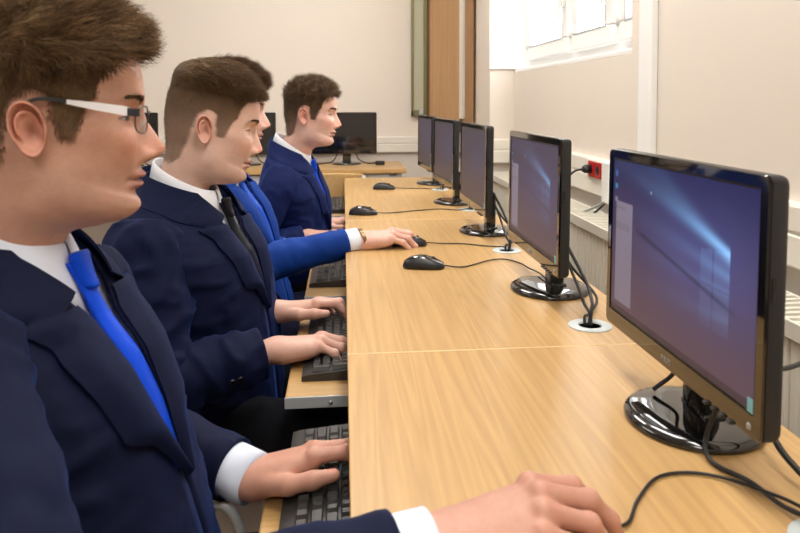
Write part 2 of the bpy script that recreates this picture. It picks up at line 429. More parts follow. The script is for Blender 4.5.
# ------------------------------------------------------------------ monitors
PW, PH = .426, .274            # panel
def rrect(w, h, r, n=6):
    out = []
    for (cx, cy, a0) in ((w / 2 - r, h / 2 - r, 0), (-w / 2 + r, h / 2 - r, 90), (-w / 2 + r, -h / 2 + r, 180), (w / 2 - r, -h / 2 + r, 270)):
        for i in range(n + 1):
            a = R(a0 + 90 * i / n); out.append((cx + r * math.cos(a), cy + r * math.sin(a)))
    return out
def sstep_(a, b, x):
    t = min(1, max(0, (x - a) / (b - a))); return t * t * (3 - 2 * t)
def screen_colour(u, v, mode):
    """u from the left edge, v from the top, of the lit desktop"""
    base = np.array((.018, .018, .075)); low = np.array((.105, .062, .075))  # low: brownish reflection at the screen's bottom, put into its colour
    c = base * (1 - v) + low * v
    c = c + np.array((.02, .035, .12)) * math.exp(-((u - .72) / .38) ** 2 - ((v - .42) / .30) ** 2)
    wx0, wx1, wy0, wy1 = .70, .865, .33, .75
    if mode == 'wallpaper' or mode == 'dim':
        # light fanning out to the left from the panes
        for (sy, dy, wd, am) in ((.335, -.42, .05, .55), (.36, -.70, .07, .35), (.45, -.24, .05, .16), (.53, -.05, .04, .10), (.66, .10, .05, .06)):
            if u < wx1:
                s = (wx1 - u); yy = sy + dy * s * .95
                c = c + am * np.array((.25, .60, 1.0)) * math.exp(-((v - yy) / (wd * (.45 + 1.3 * s))) ** 2) * math.exp(-s * 4.2)
        if wx0 < u < wx1 and wy0 < v < wy1:
            tl = .03 * (1 - (u - wx0) / (wx1 - wx0))
            gx = abs(u - (wx0 + .075)) < .005; gy = abs(v - (.53 + .03 * (u - wx0))) < .009
            if wy0 + tl < v and not gx and not gy: c = c + np.array((.035, .075, .14)) * (1 - .8 * (v - wy0) / .42) * (.55 + .45 * (u - wx0) / (wx1 - wx0))
        c = c * (1 - .45 * math.exp(-((v - (.42 + .30 * (u - .25))) / .014) ** 2) * float(sstep_(.2, .3, u) * (1 - sstep_(.80, .95, u))))
        if mode == 'dim': c = c * .42 + np.array((.060, .042, .044))
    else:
        c = c * .30 + np.array((.060, .044, .038))  # brown reflection of the room painted into the dark screens' glow
    if mode == 'wallpaper' or mode == 'dim':
        if .035 < u < .19 and .27 < v < .93:
            c = c * .35 + np.array((.20, .17, .21)) * (1 - .25 * v)
            if .30 < v < .32 and u < .12: c = c * .8
            if .40 < v < .45 and u < .16: c = c * .86
        for k, ic in enumerate(((.05, .12, .3), (.03, .22, .4), (.2, .2, .25))):
            if .022 < u < .042 and .07 + .085 * k < v < .105 + .085 * k: c = np.array(ic)
        if abs(u - .345) < .006 and abs(v - .155) < .008: c = np.array((.35, .35, .45))
        if v > .962: c = c * .55
    return c

def text_mesh(name, body, size, mat, parent, Mx):
    cu = bpy.data.curves.new(name + '_outline', 'FONT'); cu.body = body; cu.size = size; cu.align_x = 'CENTER'; cu.align_y = 'CENTER'; cu.extrude = .0002
    o = bpy.data.objects.new(name, cu); COL.objects.link(o)
    dg = bpy.context.evaluated_depsgraph_get(); dg.update()
    me = bpy.data.meshes.new_from_object(o.evaluated_get(dg)); COL.objects.unlink(o); bpy.data.objects.remove(o)
    me.name = name; me.materials.clear(); me.materials.append(mat)
    me.transform(Mx); p = bpy.data.objects.new(name, me); return link(p, parent)

def make_monitor(loc, rz, label, mode, group, tilt=.6, detail=True, cables=(), dy=.015):
    """front looks along local -x, width along y"""
    m = thing('computer_monitor', label, 'monitor', loc, rz, group)
    b = MB(); b.lathe([(0, .016), (.055, .0155), (.083, .0125), (.091, .009), (.0935, .005), (.093, .0012), (.088, 0), (0, 0)], 64, sx=.93, sy=1.03)
    b.build('stand_base', M['gloss'], m, angle=50)
    n = MB(); n.box((-.004, -.028, .012), (.026, .028, .13), .008, seg=3); n.box((-.002, -.034, .010), (.030, .034, .022), .005); n.build('stand_neck', M['gloss'], m, angle=40)
    T = Matrix.Translation((-.038, dy, .072)) @ Matrix.Rotation(R(tilt), 4, 'Y') @ Matrix.Translation((0, 0, PH / 2))
    # housing
    o_ = rrect(PW, PH, .009); hv, hf = [], []; L = len(o_)
    for (x, sc) in ((.0015, 1.0), (.019, 1.0), (.026, .985), (.034, .80), (.042, .55), (.046, .3)):
        hv += [(x * .8, p[0] * sc, p[1] * (sc if sc > .97 else sc * .95)) for p in o_]
    for i in range(5): hf += [(i * L + k, i * L + (k + 1) % L, (i + 1) * L + (k + 1) % L, (i + 1) * L + k) for k in range(L)]
    hf += [tuple(range(L))[::-1], tuple(range(5 * L, 6 * L))]
    h = MB(); h.add(hv, hf, T); hs = h.build('housing', M['black'], m, angle=35)
    if detail:
        vb = MB()
        for k in range(14): vb.box((.033, -.09 + k * .013, .055), (.0385, -.084 + k * .013, .10), 0, T)
        vb.build('vent_grille', M['cable'], hs)
    # bezel: outer rounded rectangle, inner opening
    top, side, bot = .013, .014, .024
    iw, ih = PW - 2 * side, PH - top - bot; zc = (bot - top) / 2
    inn = [(p[0], p[1] + zc) for p in rrect(iw, ih, .002)]
    bv = [(0, *p) for p in o_] + [(-.0022, p[0] * .992, p[1] * .990) for p in o_] + [(-.0022, *p) for p in inn] + [(.001, *p) for p in inn]
    bf = []
    for i in range(3): bf += [(i * L + k, (i + 1) * L + k, (i + 1) * L + (k + 1) % L, i * L + (k + 1) % L) for k in range(L)]
    q = MB(); q.add(bv, bf, T); bz = q.build('bezel', M['gloss'], m, angle=30)
    nu, nv = (220, 126) if detail else (8, 6)
    sv, sc = [], []
    for i in range(nv):
        for j in range(nu):
            u, v = j / (nu - 1), i / (nv - 1)
            # seen from the front (viewer looks along +x) the left edge is at +y
            sv.append(T @ Vector((-.0008, (.5 - u) * (iw - .0064), zc + (.5 - v) * (ih - .0064))))
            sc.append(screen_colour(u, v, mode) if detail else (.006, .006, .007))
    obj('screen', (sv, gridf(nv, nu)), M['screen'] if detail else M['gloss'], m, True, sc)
    if detail:
        mg = MB(); mg.box((-.0004, -iw / 2, zc - ih / 2), (.0012, iw / 2, zc + ih / 2), 0, T); mg.build('screen_border', M['black'], m)
        ft = T @ Matrix.Translation((-.0026, 0, -PH / 2 + .0115)) @ Matrix(((0, 0, -1, 0), (-1, 0, 0, 0), (0, 1, 0, 0), (0, 0, 0, 1)))
        text_mesh('maker_lettering', 'PHILIPS', .0085, M['silver'], bz, ft)
        for k in range(4): MB().box((-.006, -PW / 2 + .052 + k * .017, -PH / 2 - .0015), (.004, -PW / 2 + .060 + k * .017, -PH / 2 + .002), .0008, T).build('control_button', M['black'], bz)
        pb = MB(); pb.lathe([(0, .0015), (.0035, .0013), (.0042, 0)], 16, T @ Matrix.Translation((-.002, -PW / 2 + .022, -PH / 2 + .011)) @ Matrix.Rotation(R(-90), 4, 'Y'))
        pb.build('power_button', M['silver'], m, True)
        st = MB(); st.box((-.0028, -PW / 2 + .0155, -PH / 2 + .026), (-.0021, -PW / 2 + .0255, -PH / 2 + .041), 0, T); st.build('sticker', M['sticker'], bz)
        ed = MB(); ed.box((.004, -PW / 2 - .0012, .01), (.008, -PW / 2 - .0002, .034), 0, T); ed.build('side_mark', M['gloss'], hs)
    for nme, pts, r, mat in cables: cable(nme, pts, r, M[mat], m, 36)
    return m

MX = .451
mons = [(.885, 'nearest and largest monitor, its blue window wallpaper clearly lit', 'wallpaper', .3, 0),
        (1.548, 'second nearest monitor, dim violet wallpaper, radiator and red sockets behind its edge', 'dim', .2, 1),
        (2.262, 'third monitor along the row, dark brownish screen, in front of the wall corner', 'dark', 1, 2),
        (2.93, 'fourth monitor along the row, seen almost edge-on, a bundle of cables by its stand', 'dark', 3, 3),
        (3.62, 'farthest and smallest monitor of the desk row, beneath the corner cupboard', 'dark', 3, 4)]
ports_rel = [(.0, .40), (.0, -.262), (.0, -.297), (.027, -.2), (-.003, -.26)]
for (y, lab, mode, rz, k) in mons:
    px, py = ports_rel[k]
    cb_ = [('power_cable', [(.015, .01, .12), (.028, -.03, .075), (.030, -.10, .035), (px + .014, py * .72, .022), (px + .004, py * .97, .016), (px, py, -.02)], .0032, 'cable'),
           ('video_cable', [(.015, -.03, .13), (.034, -.06, .085), (.040, -.13, .045), (px + .020, py * .82, .035), (px + .006, py + .008, .028), (px - .004, py + .004, -.02)], .0036, 'cable'),
           ('signal_cable', [(.015, -.0, .11), (.036, -.05, .06), (.060, -.13, .018), (px + .02, py * .78, .006), (px - .006, py * .95, .012), (px - .006, py, -.02)], .0028, 'cable')]
    if k == 0:
        cb_ = [('power_cable', [(.02, -.02, .11), (.04, -.08, .06), (.03, -.14, .03), (.035, -.20, .012), (.02, -.255, .010), (.006, -.268, -.02)], .0038, 'cable'),
               ('video_cable', [(.02, .03, .13), (-.006, .045, .10), (.0, .05, .05), (-.03, .055, .02)][::1], .003, 'cable'),
               ('signal_cable', [(-.012, -.095, .075), (-.03, -.09, .02), (-.035, -.115, .004), (-.016, -.16, .004), (-.012, -.21, .006), (-.002, -.255, .010), (.002, -.264, -.02)], .0028, 'cable'),
               ('wall_cable', [(.012, -.1, .12), (.06, -.09, .10), (.16, -.02, .085), (.28, .03, .085), (.40, .05, .11), (.50, .055, .13), (.517, .055, .135)], .0032, 'cable')]
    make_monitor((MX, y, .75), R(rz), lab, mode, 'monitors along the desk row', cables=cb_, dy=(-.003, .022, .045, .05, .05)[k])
for x, lab in ((.018, 'black monitor with its screen off on the far side table, right of the farthest student'),
               (-.64, 'switched-off black monitor at the far wall, between the heads of the second and farthest students'),
               (-1.385, 'switched-off black monitor at the far wall, behind the nose of the nearest student')):
    cc = [('power_cable', [(.02, .05, .1), (.05, .09, .02), (.02, .16, .005), (-.03, .22, .005), (.02, .30, .005)], .004, 'cable'), ('video_cable', [(.02, -.05, .1), (.05, -.08, .03), (-.01, -.14, .006), (.06, -.2, .006)], .004, 'cable')]
    far_m = make_monitor((x, 4.80, .75), R(-90 + 180 - 0), lab, 'off', 'switched-off monitors at the far wall', detail=False, cables=cc)
# small power adaptor on the far side table
ad = thing('power_adaptor', 'small black power adaptor on the far side table, right of the switched-off monitor', 'adaptor', (.235, 4.72, .75))
MB().box((-.03, -.02, 0), (.03, .02, .028), .004).build('case', M['black'], ad)
a_ = MB(); a_.tube([(-.03, 0, .012), (-.05, 0, .012)], .004); a_.build('cord_relief', M['cable'], ad, True)

# ------------------------------------------------------------------ keyboards
def make_keyboard(x, y, z, label, rz=0, single=True):
    k = thing('keyboard', label, 'keyboard', (x, y, z), rz, 'black keyboards on the trays')
    L, W = .44, .148
    pr = [(-W / 2, 0), (W / 2, 0), (W / 2, .022), (W / 2 - .01, .024), (-W / 2 + .012, .013), (-W / 2, .010)]
    c = MB(); c.prism([(a, b) for a, b in pr], -L / 2, L / 2, 'y')
    c.build('case', M['keyblack'], k, angle=20)
    keys = []
    pit = .0187
    x0 = -W / 2 + .018
    def key(r, c0, wd, hd=1):                       # row from the front, column from the left (+y)
        ya = L / 2 - .012 - c0 * pit; yb = ya - wd * pit
        xa = x0 + r * pit; xb = xa + hd * pit
        zz = .0135 + (r + .5 * hd) * .0017
        g = .0016
        v = [(xa + g, yb + g, zz), (xb - g, yb + g, zz + .001), (xb - g, ya - g, zz + .001), (xa + g, ya - g, zz)]
        t_ = .0035
        v += [(xa + g + t_ * .6, yb + g + t_, zz + .0075), (xb - g - t_ * .5, yb + g + t_, zz + .0085), (xb - g - t_ * .5, ya - g - t_, zz + .0085), (xa + g + t_ * .6, ya - g - t_, zz + .0075)]
        keys.append((v, [(3, 2, 1, 0), (4, 5, 6, 7), (0, 1, 5, 4), (1, 2, 6, 5), (2, 3, 7, 6), (3, 0, 4, 7)]))
    rows = [[1.5, 1.2, 1.2, 5.6, 1.2, 1.2, 1.2, 1.9], [2.2] + [1] * 10 + [2.8], [1.8] + [1] * 11 + [2.2], [1.5] + [1] * 12 + [1.5], [1] * 13 + [2]]
    for r, row in enumerate(rows):
        cc = 0
        for w_ in row: key(r, cc, w_); cc += w_
    for i in range(13): key(5.25, i * 1.15 + .05, .98, .8)
    for i in range(3):
        key(0, 15.3 + i, 1); key(3, 15.3 + i, 1); key(4, 15.3 + i, 1)
    key(1, 16.3, 1)
    key(0, 18.5, 2); key(0, 20.5, 1); key(0, 21.5, 1, 2)
    for r in (1, 2, 3):
        for i in range(3): key(r, 18.5 + i, 1)
    key(2, 21.5, 1, 2)
    for i in range(4): key(4, 18.5 + i, 1)
    if single:
        for v, f in keys: obj('key', (v, f), M['keyblack'], k)
    else:
        b = MB()
        for v, f in keys: b.add(v, f)
        o = b.build('keys', M['keyblack'], k); o['kind'] = 'stuff'
    for yy in (-.18, .16): MB().box((W / 2 - .02, yy, -.0), (W / 2 - .008, yy + .02, .004)).build('foot', M['black'], k)
    cable('cord', [(W / 2 - .005, .02, .014), (W / 2 + .03, .03, .01), (W / 2 + .10, .05, .005), (W / 2 + .16, .10, .004)], .0018, M['cable'], k, 20)
    return k
make_keyboard(-.012, .905, .638, 'black keyboard under the left hand of the nearest student with glasses')
make_keyboard(-.012, 1.575, .638, 'black keyboard under both hands of the second student')
make_keyboard(-.03, 2.27, .638, 'black keyboard below the blue sleeve resting on the desk', single=False)
make_keyboard(-.03, 2.93, .638, 'black keyboard at the farthest student, mostly hidden behind the blue sleeve', single=False)
make_keyboard(-.045, 3.62, .638, 'black keyboard at the empty last place of the row', single=False)

# ------------------------------------------------------------------ mice
def make_mouse(x, y, rz, label, cord, scale=1.0):
    m = thing('computer_mouse', label, 'mouse', (x, y, .75), rz, 'black mice on the desks')
    v = []; nr, nc = 26, 24; Lm = .107 * scale
    for i in range(nr):
        t = i / (nr - 1); xx = (t - .5) * Lm
        wd = .029 * scale * (1 - abs(2 * t - 1) ** 3.2) ** .5 * (1 - .12 * math.sin(PI * t)) + .0008
        hh = .037 * scale * (math.sin(PI * (min(1, t * .88 + .05))) ** .62) * (1 - .38 * t) * (1 if 0 < t < 1 else .3)
        for j in range(nc):
            a = PI * j / (nc - 1)
            v.append((xx, -wd * math.copysign(abs(math.cos(a)) ** .8, math.cos(a)), .002 + hh * max(0, math.sin(a)) ** .75))
    f = gridf(nr, nc) + [tuple(range(nc)), tuple(range((nr - 1) * nc, nr * nc))[::-1]]
    f += [(i * nc, (i + 1) * nc, (i + 1) * nc + nc - 1, i * nc + nc - 1) for i in range(nr - 1)]
    obj('body', (v, f), M['black'], m, True)
    def surf(t, a, up):
        i = min(nr - 1, int(t * (nr - 1))); j = min(nc - 1, int(a * (nc - 1))); p = v[i * nc + j]; return (p[0], p[1], p[2] + up)
    # glossy centre shell with the two buttons, split by a groove
    for s in ((.30, .48), (.52, .70)):
        g = []; 
        for i in range(12, 25):
            for q in range(6):
                a = s[0] + (s[1] - s[0]) * q / 5; j = a * (nc - 1); j0 = int(j); fr_ = j - j0
                p = Vector(v[i * nc + j0]).lerp(Vector(v[i * nc + min(nc - 1, j0 + 1)]), fr_); g.append((p.x, p.y, p.z + .0008))
        obj('button', (g, gridf(13, 6)), M['gloss'], m, True)
    g = []
    for i in range(2, 12):
        for q in range(10):
            j = (.3 + .4 * q / 9) * (nc - 1); j0 = int(j); p = Vector(v[i * nc + j0]).lerp(Vector(v[i * nc + j0 + 1]), j - j0); g.append((p.x, p.y, p.z + .0006))
    obj('palm_shell', (g, gridf(10, 10)), M['gloss'], m, True)
    w_ = MB(); zz = v[18 * nc + nc // 2][2]
    w_.lathe([(0, -.0035), (.006, -.0035), (.007, -.002), (.007, .002), (.006, .0035), (0, .0035)], 20, Matrix.Translation((v[18 * nc][0], 0, zz - .003)) @ Matrix.Rotation(R(90), 4, 'X'))
    w_.build('scroll_wheel', M['cable'], m, True)
    cl = [(Lm / 2 - .004, 0, .008)] + [(a, b, .003 if len(c_) == 2 else c_[2]) for c_ in cord for a, b in [c_[:2]]]
    cable('cord', cl, .0019, M['cable'], m, 50)
    return m
make_mouse(.200, .650, R(4), 'black mouse under the right hand of the student in glasses', [(.075, .012), (.105, .05), (.15, .088), (.20, .085), (.238, .04, .006), (.252, -.02, .012), (.254, -.048, -.015)])
make_mouse(.195, 1.785, R(-14), 'black mouse with glossy back lying free next to the hand with the bracelet', [(.10, .012), (.16, .09, .004), (.20, .11, .004), (.24, .07, .004), (.262, .0, .008), (.285, -.10, .02), (.30, -.16, .02)])
make_mouse(.183, 2.066, R(2), 'black mouse held under the hand with the bracelet', [(.10, .005), (.16, -.01), (.22, -.05), (.262, -.106, .01)])
make_mouse(.067, 2.655, R(-10), 'black mouse lying free beyond the hand with the bracelet', [(.10, .03), (.20, .10), (.28, .14), (.35, .12), (.40, .14, .01)])
make_mouse(.187, 3.41, R(-8), 'black mouse farthest along the row, nearest the far wall', [(.10, .02), (.18, .02), (.25, .0), (.265, -.03, .01)])

# ------------------------------------------------------------------ sockets, plug and wall cables
sx = XW - .034
so = thing('double_socket', 'red mains sockets in a white plate on the wall duct behind the second monitor', 'socket', (sx, 2.675, .905))
p = MB(); p.box((-.006, -.10, -.036), (0, .10, .036), .002); p.build('face_plate', M['trunk'], so)
for yy in (-.032, .04):
    r_ = MB(); r_.box((-.011, yy - .034, -.031), (-.005, yy + .034, .031), .003); s_ = r_.build('red_insert', M['red'], so)
    h = MB(); h.lathe([(0, 0), (.017, 0), (.019, .003)], 24, Matrix.Translation((-.0125, yy, 0)) @ Matrix.Rotation(R(90), 4, 'Y')); h.build('socket_well', M['black'], s_, True)
pl = thing('mains_plug', 'black plug pushed into the red socket, its lead partly wrapped white', 'plug', (sx - .012, 2.715, .905))
g = MB(); g.lathe([(0, .034), (.010, .033), (.016, .024), (.018, 0), (0, 0)], 24, Matrix.Rotation(R(-90), 4, 'Y')); g.build('plug_body', M['black'], pl, True)
cable('lead', [(-.03, 0, 0), (-.06, .02, -.012), (-.09, .05, -.06), (-.11, .08, -.14), (-.12, .05, -.28), (-.13, .0, -.5)], .0042, M['cable'], pl)
cable('white_sleeve', [(-.073, .033, -.026), (-.086, .046, -.05), (-.097, .06, -.084)], .0056, M['whitecable'], pl, 12)
ac = thing('wall_adaptor', 'white block adaptor plugged in beside the red sockets, two leads hanging from it', 'adaptor', (sx, 2.505, .875))
MB().box((-.034, -.032, -.075), (0, .032, .075), .006).build('case', M['white'], ac)
cable('grey_lead', [(-.03, 0, -.07), (-.06, .05, -.10), (-.12, .14, -.15), (-.16, .20, -.2), (-.17, .16, -.34), (-.16, .06, -.5)], .0045, M['greycable'], ac)
cable('black_lead', [(-.02, .01, -.07), (-.05, .06, -.12), (-.11, .14, -.18), (-.15, .19, -.25), (-.18, .15, -.4), (-.18, .05, -.6)], .0045, M['cable'], ac)
hc = cable('grey_cable', [(.966, 1.98, .88), (.90, 1.97, .84), (.79, 1.93, .80), (.735, 1.86, .66), (.74, 1.80, .40), (.78, 1.76, .02)], .005, M['greycable'], None)
tag(hc, 'grey cable drooping behind the desk in front of the radiator panel', 'cable')
hb = cable('grey_cable', [(.966, 1.56, .88), (.90, 1.55, .85), (.80, 1.53, .80), (.775, 1.52, .6), (.78, 1.55, .35), (.79, 1.6, .02)], .006, M['greycable'], None)
tag(hb, 'grey cable hanging against the radiator behind the nearest monitor', 'cable')
for (y, lab) in ((3.2, 'black cable looping up the wall duct behind the third monitor'),):
    c_ = cable('black_cable', [(.966, y, .90), (.92, y, .905), (.86, y - .05, .88), (.80, y - .06, .80), (.78, y - .10, .6), (.8, y - .1, .02)], .005, M['cable'], None); tag(c_, lab, 'cable')

# ------------------------------------------------------------------ chairs
def make_chair(loc, rz, label, sz=.43):
    """seat faces local +x"""
    c = thing('school_chair', label, 'chair', loc, rz, 'plywood school chairs')
    nr, nc = 14, 14; v = []
    for i in range(nr):
        for j in range(nc):
            a, b = i / (nr - 1) * 2 - 1, j / (nc - 1) * 2 - 1
            k = 1 / max(1e-6, (abs(a) ** 5 + abs(b) ** 5) ** .2) * max(abs(a), abs(b)) if (a or b) else 1
            a2, b2 = a * k, b * k
            v.append((a2 * .19, b2 * .19, sz + .006 * b2 * b2 - .012 * max(0, a2) ** 3))
    vv, ff = solid(v, gridf(nr, nc), .012); obj('seat', (vv, ff), M['ply'], c, False, angle=50)
    v = []
    for i in range(10):
        for j in range(18):
            a, b = i / 9 * 2 - 1, j / 17 * 2 - 1
            k = 1 / max(1e-6, (abs(a) ** 4 + abs(b) ** 4) ** .25) * max(abs(a), abs(b)) if (a or b) else 1
            a2, b2 = a * k, b * k
            v.append((-.205 + .035 * b2 * b2 - .02 * a2, b2 * .195, sz + .30 + a2 * .075))
    vv, ff = solid(v, gridf(10, 18), .011); obj('backrest', (vv, ff), M['ply'], c, False, angle=50)
    for s in (-1, 1):
        t_ = MB(); t_.tube(catmull([(-.21, s * .165, sz + .36), (-.20, s * .165, sz + .16), (-.18, s * .165, sz - .03), (-.21, s * .17, .2), (-.24, s * .17, .005)], 24), .010, 10); t_.build('leg', M['alu'], c, True)
        t_ = MB(); t_.tube(catmull([(-.18, s * .165, sz - .02), (.0, s * .165, sz - .022), (.15, s * .165, sz - .024), (.19, s * .168, .2), (.21, s * .17, .005)], 24), .010, 10); t_.build('leg', M['alu'], c, True)
    for xx in (.12, -.15): MB().tube([(xx, -.165, sz - .025), (xx, .165, sz - .025)], .008).build('cross_rail', M['alu'], c, True)
    return c
make_chair((-.06, 4.17, 0), R(90), 'plywood chair pushed up to the far side table, its pale back towards us', .40)
make_chair((-.36, 3.62, 0), 0, 'plywood chair at the empty last place of the row', .43)
# ------------------------------------------------------------------ people: shared tools
def sstep(a, b, x):
    t = np.clip((np.asarray(x, float) - a) / (b - a), 0, 1); return t * t * (3 - 2 * t)
def gs(x, c, s): return np.exp(-((x - c) / s) ** 2)

def surface_nets(fn, lo, hi, h):
    lo = np.array(lo, float); n = np.ceil((np.array(hi) - lo) / h).astype(int) + 1
    ax = [lo[i] + h * np.arange(n[i]) for i in range(3)]
    X, Y, Z = np.meshgrid(*ax, indexing='ij')
    F = fn(np.stack([X, Y, Z], -1).reshape(-1, 3)).reshape(X.shape)
    S = F < 0
    c = [(i, j, k) for i in (0, 1) for j in (0, 1) for k in (0, 1)]
    sl = lambda A, o: A[o[0]:A.shape[0] - 1 + o[0], o[1]:A.shape[1] - 1 + o[1], o[2]:A.shape[2] - 1 + o[2]]
    tot = sum(sl(S, o).astype(int) for o in c)
    act = (tot > 0) & (tot < 8)
    acc = np.zeros(act.shape + (3,)); cnt = np.zeros(act.shape)
    for a in c:
        for ax_ in range(3):
            if a[ax_] == 0:
                b = list(a); b[ax_] = 1; b = tuple(b)
                fa, fb = sl(F, a), sl(F, b); m = (fa < 0) != (fb < 0)
                t = np.where(m, fa / np.where(m, fa - fb, 1), 0)
                for q in range(3): acc[..., q] += m * (a[q] + (t if q == ax_ else 0))
                cnt += m
    idx = -np.ones(act.shape, int); ii = np.argwhere(act); idx[act] = np.arange(len(ii))
    V = lo + h * (ii + acc[act] / cnt[act][:, None])
    faces = []
    for ax_ in range(3):
        o1 = [0, 0, 0]; o1[ax_] = 1
        A = S[:S.shape[0] - o1[0], :S.shape[1] - o1[1], :S.shape[2] - o1[2]]
        B = S[o1[0]:, o1[1]:, o1[2]:]
        for flip, m in ((False, A & ~B), (True, ~A & B)):
            for e in np.argwhere(m):
                u, v = [(1, 2), (2, 0), (0, 1)][ax_]
                q = []
                for du, dv in ((0, 0), (-1, 0), (-1, -1), (0, -1)):
                    p = e.copy(); p[u] += du; p[v] += dv; q.append(p)
                if any((p < 0).any() or (p >= np.array(act.shape)).any() for p in q): continue
                q = [idx[tuple(p)] for p in q]
                if min(q) < 0: continue
                faces.append(tuple(q) if flip else tuple(q[::-1]))
    # drop to outward winding
    return V, [f[::-1] for f in faces]

def caps(P, a, b, r1, r2):
    a, b = np.array(a, float), np.array(b, float); d = b - a; L = d @ d + 1e-12
    t = np.clip((P - a) @ d / L, 0, 1)
    return np.linalg.norm(P - a - t[:, None] * d, axis=1) - (r1 + t * (r2 - r1))
def smin(ds, k):
    D = np.stack(ds); m = D.min(0)
    return m - k * np.log(np.exp(-(D - m) / k).sum(0))

def unit(v): v = np.asarray(v, float); return v / np.linalg.norm(v)

def build_hand(wrist, fwd, up, side, elbow, fingers, thumb, scale=1.0, h=.0019):
    """side=+1 when the thumb lies on the left of fwd seen from above (a right hand, palm down).
    fingers: per finger (splay deg, lift deg, bend1, bend2, bend3); thumb: list of local points."""
    X = unit(fwd); Zu = unit(np.asarray(up) - X * np.dot(up, X)); Y = np.cross(Zu, X) * side
    W = np.asarray(wrist, float); s = scale
    T = lambda p: W + s * (p[0] * X + p[1] * Y + p[2] * Zu)
    mcp = [(.093, .027, .002), (.096, .006, .005), (.090, -.014, .003), (.081, -.032, -.002)]
    lens = [(.046, .028, .022), (.050, .033, .023), (.046, .031, .023), (.037, .022, .020)]
    rad = [.0094, .0096, .0090, .0079]
    fing, nails = [], []
    for (m, L, r, pz) in zip(mcp, lens, rad, fingers):
        sp, lift, b1, b2, b3 = pz
        p = np.array(m); ang = R(lift); ch = [p]
        for seg, bd in zip(L, (b1, b2, b3)):
            ang -= R(bd)
            d = np.array((math.cos(ang) * math.cos(R(sp)), math.cos(ang) * math.sin(R(sp)), math.sin(ang)))
            p = p + seg * d; ch.append(p)
        fing.append((ch, r))
        nd = np.array((-math.sin(ang) * math.cos(R(sp)), -math.sin(ang) * math.sin(R(sp)), math.cos(ang)))
        nails.append((T(ch[-1] + nd * r * .8 - .004 * d), T(ch[-1] + nd * r * .8 + .004 * d)))
    th = [np.array(q) for q in thumb]
    nails.append((T(th[-1] + np.array((-.005, .0035, .0085))), T(th[-1] + np.array((.003, .0035, .0080)))))
    E = np.asarray(elbow, float)
    def f(P):
        ds = []
        for (m, r0, r1) in ((mcp[0], .0145, .0110), (mcp[1], .0145, .0115), (mcp[2], .0140, .0110), (mcp[3], .0130, .0102)):
            ds.append(caps(P, T((.0, m[1] * .55, -.003)), T((m[0] - .004, m[1], m[2] - .006)), r0 * s, r1 * s))
        ds.append(caps(P, T((.012, .018, -.010)), T((.045, .028, -.012)), .017 * s, .013 * s))      # thumb ball
        ds.append(caps(P, T((.015, -.02, -.010)), T((.06, -.028, -.010)), .016 * s, .012 * s))     # heel of the hand
        wr = unit(E - W)
        ds.append(caps(P, T((0, .009, -.002)), W + s * .009 * Y + wr * .10 * s, .0170 * s, .026 * s))
        ds.append(caps(P, T((0, -.009, -.002)), W - s * .009 * Y + wr * .10 * s, .0170 * s, .026 * s))
        palm = smin(ds, .007)
        allf = [palm]
        for ch, r in fing:
            k = []
            q = [T(c) for c in ch]
            k.append(caps(P, q[0], q[1], r * 1.12 * s, r * .98 * s)); k.append(caps(P, q[1], q[2], r * .98 * s, r * .9 * s)); k.append(caps(P, q[2], q[3], r * .9 * s, r * .74 * s))
            k.append(np.linalg.norm(P - q[1], axis=1) - r * 1.06 * s); k.append(np.linalg.norm(P - q[0], axis=1) - r * 1.22 * s)
            allf.append(smin(k, .0016))
        q = [T(c) for c in th]
        allf.append(smin([caps(P, q[0], q[1], .0155 * s, .0120 * s), caps(P, q[1], q[2], .0120 * s, .0108 * s), caps(P, q[2], q[3], .0108 * s, .0086 * s)], .003))
        return smin(allf, .0018)
    pts = [T(c) for ch, _ in fing for c in ch] + [T(c) for c in th] + [T((0, .03, -.03)), T((0, -.03, .03)), W + unit(E - W) * .07]
    lo = np.min(pts, 0) - .022; hi = np.max(pts, 0) + .022
    V, Fc = surface_nets(f, lo, hi, h)
    col = np.zeros((len(V), 3))
    wn = np.zeros(len(V)); wr_ = np.zeros(len(V))
    for a, b in nails: wn = np.maximum(wn, 1 - sstep(.0030 * s, .0058 * s, caps(V, a, b, 0, 0)))
    for ch, r in fing:
        for c in ch[:3]: wr_ = np.maximum(wr_, .8 * np.exp(-(np.linalg.norm(V - T(c), axis=1) / (.010 * s)) ** 2))
        wr_ = np.maximum(wr_, .9 * np.exp(-(np.linalg.norm(V - T(ch[3]), axis=1) / (.012 * s)) ** 2))
    return V, Fc, wn, wr_

